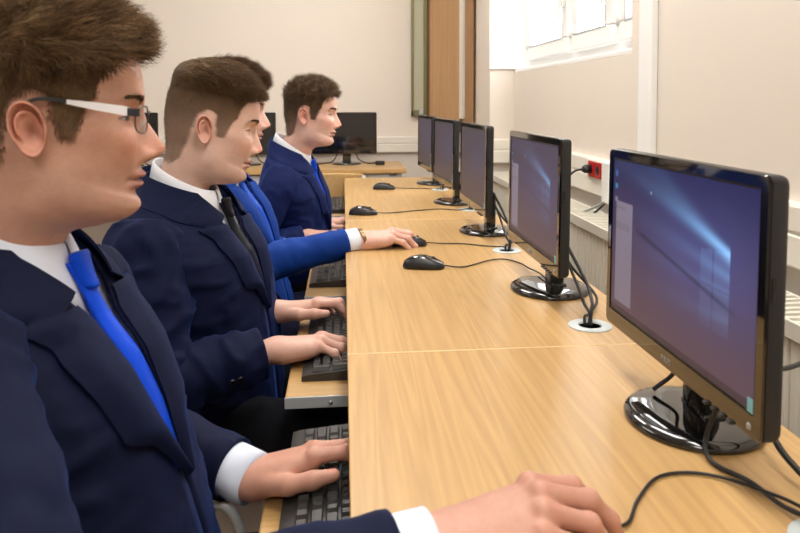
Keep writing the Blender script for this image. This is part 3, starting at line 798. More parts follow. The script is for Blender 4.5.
# ------------------------------------------------------------------ the head
#        front x,z      back x,z       half-width  e_front e_back
HK = [((.040, -.235), (-.098, -.190), .066, 1.0, 1.0),
      ((.026, -.195), (-.088, -.150), .060, 1.0, 1.0),
      ((.016, -.162), (-.082, -.115), .0575, 1.0, 1.0),
      ((.024, -.1285), (-.080, -.085), .0585, 1.0, .95),
      ((.053, -.1175), (-.082, -.062), .062, 1.0, .92),
      ((.079, -.1105), (-.086, -.045), .0640, 1.0, .9),
      ((.0905, -.100), (-.090, -.032), .0650, 1.02, .9),
      ((.0920, -.0885), (-.093, -.020), .0660, 1.02, .9),
      ((.0885, -.0775), (-.096, -.008), .0675, .98, .9),
      ((.0925, -.0600), (-.0985, .004), .0690, .95, .9),
      ((.0945, -.040), (-.1005, .018), .0705, .90, .9),
      ((.0905, -.015), (-.102, .036), .0725, .84, .9),
      ((.0885, .010), (-.102, .054), .0745, .80, .9),
      ((.0920, .030), (-.099, .072), .0760, .80, .9),
      ((.0940, .050), (-.092, .090), .0765, .82, .9),
      ((.0880, .075), (-.079, .106), .0745, .86, .92),
      ((.0720, .100), (-.060, .119), .0650, .92, .95),
      ((.0440, .121), (-.035, .128), .0450, .97, .97),
      ((.0130, .131), (-.015, .132), .0150, 1, 1)]
SEG = [5, 5, 5, 6, 7, 9, 13, 13, 16, 18, 20, 20, 14, 10, 9, 9, 7, 5]

def head_grid(p, nth=216):
    K = np.array([[a[0], a[1], b[0], b[1], w_, ef, eb] for a, b, w_, ef, eb in HK])
    K = np.vstack([2 * K[0] - K[1], K, 2 * K[-1] - K[-2]])
    rows = []
    for k, n in enumerate(SEG):
        p0, p1, p2, p3 = K[k:k + 4]
        for i in range(n):
            u = i / n
            rows.append(.5 * ((2 * p1) + (-p0 + p2) * u + (2 * p0 - 5 * p1 + 4 * p2 - p3) * u * u + (-p0 + 3 * p1 - 3 * p2 + p3) * u ** 3))
    rows.append(K[-2]); rows = np.array(rows); nr = len(rows)
    tt = np.arange(nth) / nth; th = 2 * PI * tt - .5 * np.sin(2 * PI * tt)
    C, S_ = np.cos(th), np.sin(th)
    F_, B_ = rows[:, 0:2], rows[:, 2:4]
    ctr = (F_ + B_) / 2; half = (F_ - B_) / 2
    e = np.where(C[None, :] > 0, rows[:, 5:6], rows[:, 6:7]); 
    u = C[None, :]
    wsh = np.sign(S_)[None, :] * np.abs(S_)[None, :] ** e
    x = ctr[:, 0:1] + half[:, 0:1] * u; z = ctr[:, 1:2] + half[:, 1:2] * u; y = rows[:, 4:5] * wsh
    x, y, z = x.copy(), y.copy(), z.copy(); ay = np.abs(y)
    fw = sstep(.02, .06, x)
    # brow, sockets, cheeks, jaw
    x += fw * .0050 * gs(ay, .022, .022) * gs(z, .033, .010)
    x += fw * -.0135 * gs(ay, .0305, .0155) * gs(z, .0105, .0120)
    x += fw * .0085 * gs(ay, .0305, .0115) * gs(z, .0095, .0072)               # the ball under the lids
    x += fw * -.0022 * gs(ay, .0310, .0130) * gs(z, .0185, .0022)              # fold above the upper lid
    x += fw * -.0014 * gs(ay, .0300, .0130) * gs(z, -.0020, .0030)
    zl = .0085 + .0022 * (1 - ((ay - .0305) / .0135) ** 2)
    x += fw * .0011 * gs(z, zl + .0012, .0013) * (np.abs(ay - .0305) < .0135)
    x += fw * -.0050 * gs(ay, .013, .007) * gs(z, .014, .012)
    x += fw * .0055 * gs(ay, .038, .018) * gs(z, -.018, .016)
    x += fw * -.0040 * gs(ay, .045, .018) * gs(z, -.055, .018)
    y += np.sign(y) * (.004 * gs(x, .052, .025) * gs(z, -.008, .016) + p.get('jaw', .003) * gs(x, .012, .03) * gs(z, -.068, .025) - .0035 * gs(x, .06, .02) * gs(z, .045, .02))
    # nose
    zs = np.array([-.060, -.0475, -.0440, -.0400, -.0355, -.0305, -.0255, -.0150, -.005, .006, .018, .028, .04])
    nv = np.array([0, .0005, .0045, .0115, .0190, .0252, .0268, .0220, .0165, .0105, .0062, .0028, 0]) * p.get('nose', 1.0)
    sg = np.array([.010, .010, .0098, .0098, .0104, .0106, .0104, .0094, .0086, .0080, .0082, .009, .010])
    nz = np.interp(z, zs, nv); sz = np.interp(z, zs, sg)
    prof = np.exp(-np.abs(y / sz) ** 2.3)
    x += fw * nz * prof
    x += fw * .0105 * gs(ay, .0130, .0056) * gs(z, -.0345, .0075)          # wings
    x += fw * -.0035 * gs(ay, .0205, .0030) * gs(z, -.033, .008)
    # mouth
    lw = np.exp(-(ay / .0215) ** 4)
    x += fw * lw * (.0080 * gs(z, -.0575, .0046) + .0080 * gs(z, -.0690, .0052) - .0050 * gs(z, -.0630, .0018))
    x += fw * -.0030 * gs(ay, .0255, .005) * gs(z, -.0625, .006)
    x += fw * -.0018 * gs(ay, 0, .0035) * gs(z, -.051, .004)
    x += fw * .0040 * gs(ay, 0, .016) * gs(z, -.094, .011)
    return np.stack([x, y, z], -1), nr, nth

def head_colour(V, p, mask):
    x, y, z = V[..., 0], V[..., 1], V[..., 2]; ay = np.abs(y)
    base = np.array(p['skin']); red = np.array(p['skin']) * np.array((1.0, .72, .68)); lip = np.array(p.get('lip', (.42, .17, .15)))
    c = np.broadcast_to(base, V.shape).copy()
    fr = sstep(.02, .06, x)
    w_ = fr * (.40 * gs(ay, .042, .02) * gs(z, -.02, .02) + .65 * np.exp(-(ay / .016) ** 2) * gs(z, -.027, .012) * (x > .09) + .3 * gs(ay, .03, .012) * gs(z, .0, .012))
    c = c * (1 - w_[..., None]) + red * w_[..., None]
    st = .22 * sstep(-.035, -.06, z) * sstep(-.02, .02, x) * (z > -.125)
    c = c * (1 - st[..., None] * np.array((1, .9, .8)) * p.get('stubble', .5))
    l = fr * np.exp(-(ay / .0225) ** 6) * sstep(-.0755, -.0725, z) * sstep(-.0515, -.0540, z) * (x > .08)
    c = c * (1 - .85 * l[..., None]) + lip * .85 * l[..., None]
    dk = fr * np.exp(-(ay / .0235) ** 6) * gs(z, -.0630, .0012); c *= (1 - .45 * dk[..., None])
    c *= (1 - .6 * (fr * gs(ay, .0062, .0030) * gs(z, -.0415, .0022))[..., None])
    q = (ay - .0305) / .0138; inn = sstep(1.05, .95, np.abs(q)) * fr
    op = p.get('open_eye', .0035) * (1 - q * q)
    zu = .0085 + .0022 * (1 - q * q)
    ball = inn * sstep(zu + .0004, zu - .0004, z) * sstep(zu - op - .0006, zu - op + .0004, z)
    c = c * (1 - ball[..., None]) + np.array((.40, .35, .33)) * ball[..., None]
    iris = ball * sstep(.0066, .0050, np.abs(ay - .0285)); c = c * (1 - iris[..., None]) + np.array((.05, .05, .045)) * iris[..., None]
    lash = sstep(1.2, 1.0, np.abs(q)) * fr * gs(z, zu, .0011); c = c * (1 - .85 * lash[..., None]) + np.array((.03, .02, .015)) * .85 * lash[..., None]
    low = inn * gs(z, zu - op - .0006, .0009); c = c * (1 - .35 * low[..., None])
    sc = np.array(p['hair']) * .8 + .2 * base
    em = mask.astype(float)
    for _ in range(4): em = (em + np.roll(em, 1, 1) + np.roll(em, -1, 1) + np.vstack([em[1:], em[-1:]]) + np.vstack([em[:1], em[:-1]])) / 5
    em = sstep(.45, .95, em)[..., None]
    c = c * (1 - em) + sc * em
    return c

HAIRPOLY = [(.090, .082), (.075, .078), (.062, .066), (.052, .050), (.050, .030), (.042, .022), (.037, .004), (.031, -.016), (.012, -.018), (.004, .012),
            (.004, .030), (-.012, .036), (-.030, .022), (-.036, -.005), (-.040, -.040), (-.050, -.078), (-.062, -.092), (-.2, -.095), (-.2, .3), (.2, .3), (.2, .092)]
def inpoly(x, z, poly):
    c = np.zeros(np.shape(x), bool); n = len(poly)
    for i in range(n):
        (x1, z1), (x2, z2) = poly[i], poly[(i + 1) % n]
        m = ((z1 > z) != (z2 > z)) & (x < (x2 - x1) * (z - z1) / ((z2 - z1) if z2 != z1 else 1e-9) + x1); c ^= m
    return c

def ear_mesh(s):
    """s=+1 left ear, -1 right; local head coordinates"""
    nr, nph = 30, 64; v, col = [], []
    for i in range(nr + 1):
        r = i / nr
        for j in range(nph):
            a = 2 * PI * j / nph; ca, sa = math.cos(a), math.sin(a)       # a=0 forward, 90 up
            rx = .0185 * (1 + .12 * sa) * (1 - .10 * max(0, -sa)); rz = .0325
            q = r
            px, pz = rx * q * ca, rz * q * sa
            # slant backwards
            hgt = .0
            post = .5 - .5 * ca
            hgt += .0100 * math.exp(-((q - .89) / .075) ** 2) * (.35 + .65 * sstep(-.9, -.2, sa)) * (.55 + .45 * post if sa < .3 else 1)
            hgt += .0065 * math.exp(-((q - .57) / .09) ** 2) * post * sstep(-.8, -.2, sa)
            hgt -= .0030 * math.exp(-((q - .74) / .06) ** 2) * sstep(-.5, .1, sa)
            hgt -= .0080 * math.exp(-(((px - .003) / .0070) ** 2 + ((pz + .003) / .0105) ** 2))
            hgt += .0050 * math.exp(-(((px - .0130) / .0045) ** 2 + ((pz + .003) / .006) ** 2))
            hgt += .0030 * math.exp(-((px / .010) ** 2 + ((pz + .025) / .008) ** 2))
            hgt *= 1.0
            if i == nr: hgt = -.013; px *= .9; pz *= .93
            elif q > .93: hgt -= .004 * ((q - .93) / .07) ** 2
            X = -.0135 + px * .95 - .18 * pz; Zz = -.006 + pz * .95
            flare = max(0, -(px - .018)) * .42
            v.append((X, s * (.0748 + flare + hgt), Zz))
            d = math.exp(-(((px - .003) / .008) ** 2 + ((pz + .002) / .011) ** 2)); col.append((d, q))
    f = []
    for i in range(nr):
        for j in range(nph):
            k = (j + 1) % nph; q = (i * nph + j, (i + 1) * nph + j, (i + 1) * nph + k, i * nph + k)
            f.append(q if s < 0 else q[::-1])
    return np.array(v), f, col

def nrm(V, nr, nc):
    """vertex normals of a wrapped grid, pointing outwards"""
    du = np.roll(V, -1, 1) - np.roll(V, 1, 1); dv = np.gradient(V, axis=0)
    n = np.cross(du, dv); n /= np.linalg.norm(n, axis=-1)[..., None] + 1e-12
    return n

def tufts(roots, dirs, lens, wid, curl, rng, col, bright=(.6, 1.35), seg=4, sag=0.0):
    """many fine tapered locks as one mesh"""
    n = len(roots); k = seg + 1
    d = dirs / (np.linalg.norm(dirs, axis=1)[:, None] + 1e-9)
    rv = rng.normal(size=(n, 3)); sd = np.cross(d, rv); sd /= np.linalg.norm(sd, axis=1)[:, None] + 1e-9; s2 = np.cross(d, sd)
    ph = rng.uniform(0, 2 * PI, n); ca = rng.uniform(.5, 1.0, n) * curl
    V = np.zeros((n, k, 3, 3)); L = lens[:, None]
    for i in range(k):
        t = i / seg
        c = roots + d * L * t + ca[:, None] * L * (sd * (np.sin(ph + 4.0 * t) - np.sin(ph))[:, None] + s2 * (np.cos(ph + 4.0 * t) - np.cos(ph))[:, None]) * .5
        c[:, 2] -= sag * lens * t * t
        r = (wid * (1 - t) ** .8 + wid * .08)[:, None]
        for q in range(3):
            a = 2 * PI * q / 3; V[:, i, q] = c + r * (math.cos(a) * sd + math.sin(a) * s2)
    base = (np.arange(n) * k * 3)[:, None]
    fl = []
    for i in range(seg):
        for q in range(3):
            q2 = (q + 1) % 3; fl.append((i * 3 + q, i * 3 + q2, (i + 1) * 3 + q2, (i + 1) * 3 + q))
    F = (base[:, :, None] + np.array(fl)[None]).reshape(-1, 4)
    br = rng.uniform(bright[0], bright[1], n)
    cc = np.repeat(np.asarray(col)[None] * br[:, None] if np.ndim(col) == 1 else col * br[:, None], k * 3, 0)
    return V.reshape(-1, 3), F, cc

def fastmesh(name, V, F, mat, parent, cols=None, smooth=True):
    me = bpy.data.meshes.new(name); V = np.ascontiguousarray(V, np.float32); F = np.ascontiguousarray(F, np.int32)
    me.vertices.add(len(V)); me.vertices.foreach_set('co', V.ravel())
    me.loops.add(F.size); me.loops.foreach_set('vertex_index', F.ravel())
    me.polygons.add(len(F)); me.polygons.foreach_set('loop_start', np.arange(len(F), dtype=np.int32) * F.shape[1])
    me.update(calc_edges=True)
    if smooth: me.polygons.foreach_set('use_smooth', [True] * len(F))
    if cols is not None:
        a = me.color_attributes.new('Col', 'FLOAT_COLOR', 'POINT'); c = np.ones((len(V), 4), np.float32); c[:, :3] = cols; a.data.foreach_set('color', c.ravel())
    me.materials.append(mat); me.validate()
    return link(bpy.data.objects.new(name, me), parent)

# ------------------------------------------------------------------ trunk, jacket and the rest of the clothes
class Trunk:
    TAB = [(0, .136, .182), (.2, .136, .172), (.4, .132, .178), (.6, .124, .192), (.72, .112, .198), (.80, .098, .192), (.87, .086, .168), (.92, .080, .134), (.96, .0725, .097), (1.0, .068, .072)]
    def __init__(s, pel, neck, back=.03, yaw=0, wid=1.0, dep=1.0, roll=0):
        s.p0, s.p2 = np.array(pel, float), np.array(neck, float)
        s.Lf = np.array((-math.sin(R(yaw)), math.cos(R(yaw)), math.sin(R(roll))))
        s.Fw = np.array((math.cos(R(yaw)), math.sin(R(yaw)), 0))
        s.p1 = (s.p0 + s.p2) / 2 - s.Fw * back * 2; s.wid, s.dep = wid, dep
        s.t = np.array(s.TAB)
    def frame(s, v):
        c = (1 - v) ** 2 * s.p0 + 2 * v * (1 - v) * s.p1 + v * v * s.p2
        T = unit(2 * (1 - v) * (s.p1 - s.p0) + 2 * v * (s.p2 - s.p1)); Fd = unit(np.cross(s.Lf, T)); return c, T, Fd
    def ab(s, v):
        return np.interp(v, s.t[:, 0], s.t[:, 1]) * s.dep, np.interp(v, s.t[:, 0], s.t[:, 2]) * s.wid
    def S(s, v, th, off=0.0):
        """th: 0 in front, positive to the person's left"""
        c, T, Fd = s.frame(v); a, b = s.ab(v)
        e = .86 if v < .9 else .95
        cx, sx = math.cos(th), math.sin(th)
        u = math.copysign(abs(cx) ** e, cx); w_ = math.copysign(abs(sx) ** e, sx)
        k = math.hypot(u, w_)
        tilt = .50 * float(sstep(.66, 1.0, v))
        return c + Fd * (a + off) * u + s.Lf * (b + off) * w_ - T * tilt * u * a
    def half(s, v, y):
        """angle at which the surface is y to the side of the middle"""
        a, b = s.ab(v); e = .86 if v < .9 else .95
        return math.asin(min(.999, (min(.98, abs(y) / b)) ** (1 / e)))

def fold(p, seed, amp, sc=9.0, st=(1, 1, 1)):
    q = Vector((p[0] * sc * st[0] + seed * 3.1, p[1] * sc * st[1] + seed, p[2] * sc * st[2]))
    n = noise.noise(q); m = 1 - abs(noise.noise(q * 1.7 + Vector((5, 3, seed))))
    return amp * (.6 * n + .7 * (m ** 3 - .4))

def sleeve(pts, rads, seed, amp=.006, n=46, nr=90, flat=1.0):
    P = catmull(pts, nr); rr = np.interp(np.linspace(0, len(pts) - 1, nr), range(len(pts)), rads)
    T, A, B = frames(P)
    # bend amount drives the creases
    kb = np.linalg.norm(np.gradient(T, axis=0), axis=1); kb = kb / (kb.max() + 1e-9)
    kb = np.convolve(kb, np.ones(15) / 15, 'same')
    cl = np.concatenate([[0], np.cumsum(np.linalg.norm(np.diff(P, axis=0), axis=1))])
    bend = np.gradient(T, axis=0); V = []
    for i in range(nr):
        bd = bend[i] / (np.linalg.norm(bend[i]) + 1e-9)
        t = i / (nr - 1)
        cap = min(1, math.sqrt(max(0, 1 - max(0, (.10 - t) / .10) ** 2)) + .05)
        for k in range(n):
            a = 2 * PI * k / n; d = math.cos(a) * A[i] + math.sin(a) * B[i]
            inner = float(d @ bd)
            r = rr[i] * cap
            cr = math.sin(cl[i] * 150 + 2.2 * noise.noise(Vector((a * 1.2 + seed, cl[i] * 9, 0))) + a * 1.0 + seed)
            r += amp * kb[i] * (.35 + .65 * max(0, inner)) * cr
            r += fold(P[i] + d * r, seed, amp * 1.2, 11, (1, 1, 1)) * (1 - .8 * sstep(.93, 1, t))
            if t > .985: r += .0008
            V.append(P[i] + d * r)
    F = gridf(nr, n, True)
    # turn the cuff inside
    base = len(V)
    for q, (dr, back) in enumerate(((-.003, 0), (-.005, .02))):
        for k in range(n):
            a = 2 * PI * k / n; d = math.cos(a) * A[-1] + math.sin(a) * B[-1]
            V.append(P[-1] - T[-1] * back + d * (rr[-1] + dr))
    for q in range(2):
        s0 = base - n if q == 0 else base; s1 = base + q * n
        for k in range(n): F.append((s0 + k, s0 + (k + 1) % n, s1 + (k + 1) % n, s1 + k))
    F.append(tuple(range(n))[::-1])
    return np.array(V), F, P, rr, T

def rest(V):
    """cloth lying on the desk flattens against its top"""
    m = (V[:, 0] > .001) & (V[:, 2] > .70) & (V[:, 2] < .7525)
    V[m, 2] = .7515 + (V[m, 2] - .7525) * .02
    return V

def person(name, label, spec):
    root_loc = np.array(spec['root'])
    root = thing(name, label, 'person', tuple(root_loc), 0, None)
    off = tuple(-root_loc)
    p = spec; rng = np.random.RandomState(p['seed'])
    # ---------------- head
    H, nr, nc = head_grid(p)
    nrmH = nrm(H, nr, nc)
    x, y, z = H[..., 0], H[..., 1], H[..., 2]
    mask = inpoly(x, z, p.get('poly', HAIRPOLY)); mask[-1] = True
    col = head_colour(H, p, mask)
    hs = p.get('hs', 1.0)
    Mh = Matrix.Translation(p['T']) @ Matrix.Rotation(R(p['yaw']), 4, 'Z') @ Matrix.Rotation(R(p['pitch']), 4, 'Y') @ Matrix.Rotation(R(p.get('roll', 0)), 4, 'X') @ Matrix.Scale(hs, 4)
    Mn = np.array(Mh)
    tw = lambda V: V @ Mn[:3, :3].T + Mn[:3, 3]
    Tr = Trunk(p['pel'], p['neck'], p.get('back', .03), p.get('tyaw', 0), p.get('wid', 1), p.get('dep', 1), p.get('troll', 0))
    Wv = tw(H.reshape(-1, 3)).reshape(nr, nc, 3)
    # the neck runs from the skull down into the collar
    c1, T1, F1 = Tr.frame(1.0)
    nb = SEG[0] + SEG[1] + SEG[2] + SEG[3]
    th = np.arctan2(H[..., 1], H[..., 0] + .02)
    for i in range(nb):
        t = i / nb; wgt = float(sstep(0, 1, 1 - t))
        low = np.array([c1 + F1 * (.054 * math.cos(a)) + Tr.Lf * .056 * math.sin(a) - T1 * (.05 * (1 - t) + .03 * math.cos(a)) + T1 * .06 * t for a in th[i]])
        Wv[i] = Wv[i] * (1 - wgt) + low * wgt
    VV = [Wv.reshape(-1, 3)]; FF = gridf(nr, nc, True); CC = [col.reshape(-1, 3)]
    FF.append(tuple((nr - 1) * nc + k for k in range(nc)))
    nv = nr * nc
    def addp(V, F, C):
        nonlocal nv
        VV.append(V); CC.append(np.asarray(C)); FF.extend([tuple(int(i) + nv for i in q) for q in F]); nv += len(V)
    sk = np.array(p['skin']); redk = sk * np.array((1.02, .70, .64))
    for s in (1, -1):
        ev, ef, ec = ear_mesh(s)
        addp(tw(ev), ef, [(sk * .45 + redk * .55) * (1 - .35 * d) * (1 - .10 * math.exp(-((q - .74) / .07) ** 2)) for d, q in ec])  # shade in the ear's hollow and groove is painted into the skin colour
    # trunk of the body under the clothes
    tv = [Tr.S(v, 2 * PI * k / 24, -.022) for v in np.linspace(0, .99, 16) for k in range(24)]
    addp(np.array(tv), gridf(16, 24, True) + [tuple(range(24))[::-1]], [sk] * len(tv))
    # arms down to the hands
    for side in ('R', 'L'):
        a = p['arm' + side]; sgn = -1 if side == 'R' else 1
        a['sh'] = tuple(Tr.S(.845, sgn * PI / 2, -.030) + np.array(a.get('shoff', (0, 0, 0))))
        wq = np.array(a['wr']) * .8 + np.array(a['el']) * .2
        v, f = tube(catmull([a['sh'], a['el'], wq], 24), np.interp(np.linspace(0, 2, 24), [0, 1, 2], [.046, .036, .020]), 16)
        addp(np.array(v), f, [sk] * len(v))
        V, F, wn, wr_ = build_hand(a['wr'], a['fwd'], a.get('up', (0, 0, 1)), 1 if side == 'R' else -1, a['el'], a['fingers'], a['thumb'], a.get('scale', 1.0))
        sk_ = sk; sk = sk * np.array((.86, .76, .73)); c = sk[None] * (1 - .40 * wr_[:, None]) + redk[None] * .40 * wr_[:, None]
        c = c * (1 - wn[:, None]) + np.array(sk * np.array((1.12, .92, .92)))[None] * wn[:, None]
        sk = sk_
        addp(V, F, c)
    # legs
    legs = []
    for s in (1, -1):
        hip = Tr.p0 + Tr.Lf * .085 * s + Tr.Fw * .02; kn = hip + Tr.Fw * .42 + Tr.Lf * .085 * s + np.array((0, 0, p.get('kneez', .03))); kn[0] = p.get('kneex', kn[0]); an = np.array((kn[0] - .04, kn[1], .09))
        legs.append((hip, kn, an))
        kk = kn - np.array((0, 0, .012))
        v, f = tube([hip, hip * .5 + kk * .5, kk - Tr.Fw * .03, kk - np.array((0, 0, .03)), an * .6 + kn * .4, an], [.055, .052, .040, .040, .040, .032], 14); addp(np.array(v), f, [sk] * len(v))
    V = np.vstack(VV); C = np.vstack(CC)
    mot = np.array([noise.noise(Vector(q * 45)) * .5 + noise.noise(Vector(q * 130)) * .5 + .6 * noise.noise(Vector(q * 420)) for q in V])
    C = np.clip(C * (1 + mot[:, None] * np.array((.06, .12, .13))), .003, 1)
    obj('body', (V, FF), M['skin'], root, True, C, off)
    tri = FF
    # ---------------- hair
    hair(p, H, nrmH, mask, nr, nc, tw, Mn, root, off, rng)
    for s in (1, -1):                                    # eyebrows
        n = 420; t = rng.uniform(0, 1, n); yb = .012 + .034 * t; zb = .0265 + .0075 * np.sin(t * 2.2) + rng.uniform(-.0030, .0030, n) * (1 - .6 * t)
        i0 = np.array([np.argmin((H[..., 1] - s * a) ** 2 + (H[..., 2] - b) ** 2 + (H[..., 0] < .03)) for a, b in zip(yb, zb)])
        rt = H.reshape(-1, 3)[i0] + rng.normal(size=(n, 3)) * np.array((.0003, .0010, .0008)); nn = nrmH.reshape(-1, 3)[i0]
        d = np.stack([-.35 * t, s * np.ones(n), .25 - .5 * t], -1) + .10 * nn
        v, f, c = tufts(rt, d, np.full(n, .0070), np.full(n, .00026), .1, rng, np.array(p['hair']) * .8)
        fastmesh('eyebrow', tw(v), f, M['hair'], root, c).location = off
    # ---------------- clothes
    clothes(p, Tr, root, off, legs)
    return root, Mh, Tr

def hair(p, H, NH, mask, nr, nc, tw, Mn, root, off, rng):
    st = p['style']; hc = np.array(p['hair'])
    x, y, z = H[..., 0], H[..., 1], H[..., 2]
    vol = st['vol'](x, y, z) * mask
    # soften the edge of the volume
    for _ in range(5):
        vol = (vol + np.roll(vol, 1, 1) + np.roll(vol, -1, 1) + np.vstack([vol[1:], vol[-1:]]) + np.vstack([vol[:1], vol[:-1]])) / 5
    lump = np.zeros_like(vol)
    hp = H.reshape(-1, 3)
    ls = st.get('lumpscale', 40)
    lump = np.array([noise.noise(Vector(q * ls)) + .5 * noise.noise(Vector(q * ls * 2.3 + 3)) if m else 0 for q, m in zip(hp, mask.ravel())]).reshape(vol.shape)
    rise = .0004 + vol * (1 + st.get('lump', .25) * lump)
    push = st['push'](x, y, z)                             # where the mass leans
    eb = mask.astype(float)
    for _ in range(6): eb = (eb + np.roll(eb, 1, 1) + np.roll(eb, -1, 1) + np.vstack([eb[1:], eb[-1:]]) + np.vstack([eb[:1], eb[:-1]])) / 5
    eb = sstep(.4, 1.0, eb); rise = rise * eb; vol = vol * eb
    cap = H + NH * rise[..., None] + push * (vol[..., None])
    ok = mask
    idx = -np.ones((nr, nc), int); used = np.zeros((nr, nc), bool); fc = []
    for i in range(nr - 1):
        for j in range(nc):
            k = (j + 1) % nc
            if ok[i, j] and ok[i, k] and ok[i + 1, k] and ok[i + 1, j]:
                fc.append(((i, j), (i, k), (i + 1, k), (i + 1, j)))
    for q in fc:
        for a in q: used[a] = True
    idx[used] = np.arange(used.sum())
    Vc = cap[used]; Fc = np.array([[idx[a] for a in q] for q in fc])
    fade = st['fade'](x, y, z)[used]
    base = hc[None] * (.72 + .25 * lump[used][:, None])
    em = mask.astype(float)
    for _ in range(4): em = (em + np.roll(em, 1, 1) + np.roll(em, -1, 1) + np.vstack([em[1:], em[-1:]]) + np.vstack([em[:1], em[:-1]])) / 5
    em = sstep(.45, .95, em)[used]; fade = fade * (.25 + .75 * em)
    scalp = base * fade[:, None] + (1 - fade[:, None]) * (np.array(p['skin']) * (.45) + hc * .55)[None]
    scalp = scalp * em[:, None] + (1 - em[:, None]) * np.array(p['skin'])[None]
    # locks
    cen = cap.reshape(-1, 3); ch = np.argwhere(mask.ravel()).ravel()
    # even spread: weight by the cell area
    du = np.linalg.norm(np.roll(H, -1, 1) - H, axis=-1); dv = np.linalg.norm(np.gradient(H, axis=0), axis=-1)
    ar = (du * dv).ravel()[ch]; L_all = st['len'](x, y, z).ravel()[ch]
    emb = mask.astype(float)
    for _ in range(3): emb = (emb + np.roll(emb, 1, 1) + np.roll(emb, -1, 1) + np.vstack([emb[1:], emb[-1:]]) + np.vstack([emb[:1], emb[:-1]])) / 5
    ar = ar * sstep(.35, .8, emb.ravel()[ch]); wgt = ar * st.get('density', lambda L: 1 + 0 * L)(L_all)
    pick = rng.choice(ch, st['n'], p=wgt / wgt.sum())
    jit = rng.normal(size=(st['n'], 3)) * .0012
    rt = cen[pick] + jit; nn = NH.reshape(-1, 3)[pick]
    fl = st['flow'](x, y, z).reshape(-1, 3)[pick]
    # neighbouring locks move together
    cl = np.array([[noise.noise(Vector(q * 55 + np.array((a * 7.3, 1, 2)))) for a in range(3)] for q in rt])
    Ln = st['len'](x, y, z).ravel()[pick] * rng.uniform(.6, 1.2, st['n'])
    rz = st['lift'](x, y, z).ravel()[pick]
    d = nn * rz[:, None] + fl + cl * st.get('clump', .8) + rng.normal(size=rt.shape) * st.get('jit', .18)
    wd = np.clip(Ln * .045, .00032, st.get('wmax', .0013))
    fp = st['fade'](x, y, z).ravel()[pick]
    tipc = hc[None] * (1 + st.get('tip', .25) * cl[:, :1] * 1.5); tipc = tipc * fp[:, None] + (1 - fp[:, None]) * (hc * .62 + np.array(p['skin']) * .38)[None]
    v, f, c = tufts(rt - nn * .001, d, Ln, wd, st.get('curl', .3), rng, np.clip(tipc, .002, 1), st.get('bright', (.55, 1.5)), st.get('seg', 4), st.get('sag', 0))
    V = np.vstack([Vc, v]); Fq = np.vstack([Fc, f + len(Vc)]); C = np.vstack([scalp, c])
    fastmesh('hair', tw(V), Fq, M['hair'], root, C).location = off

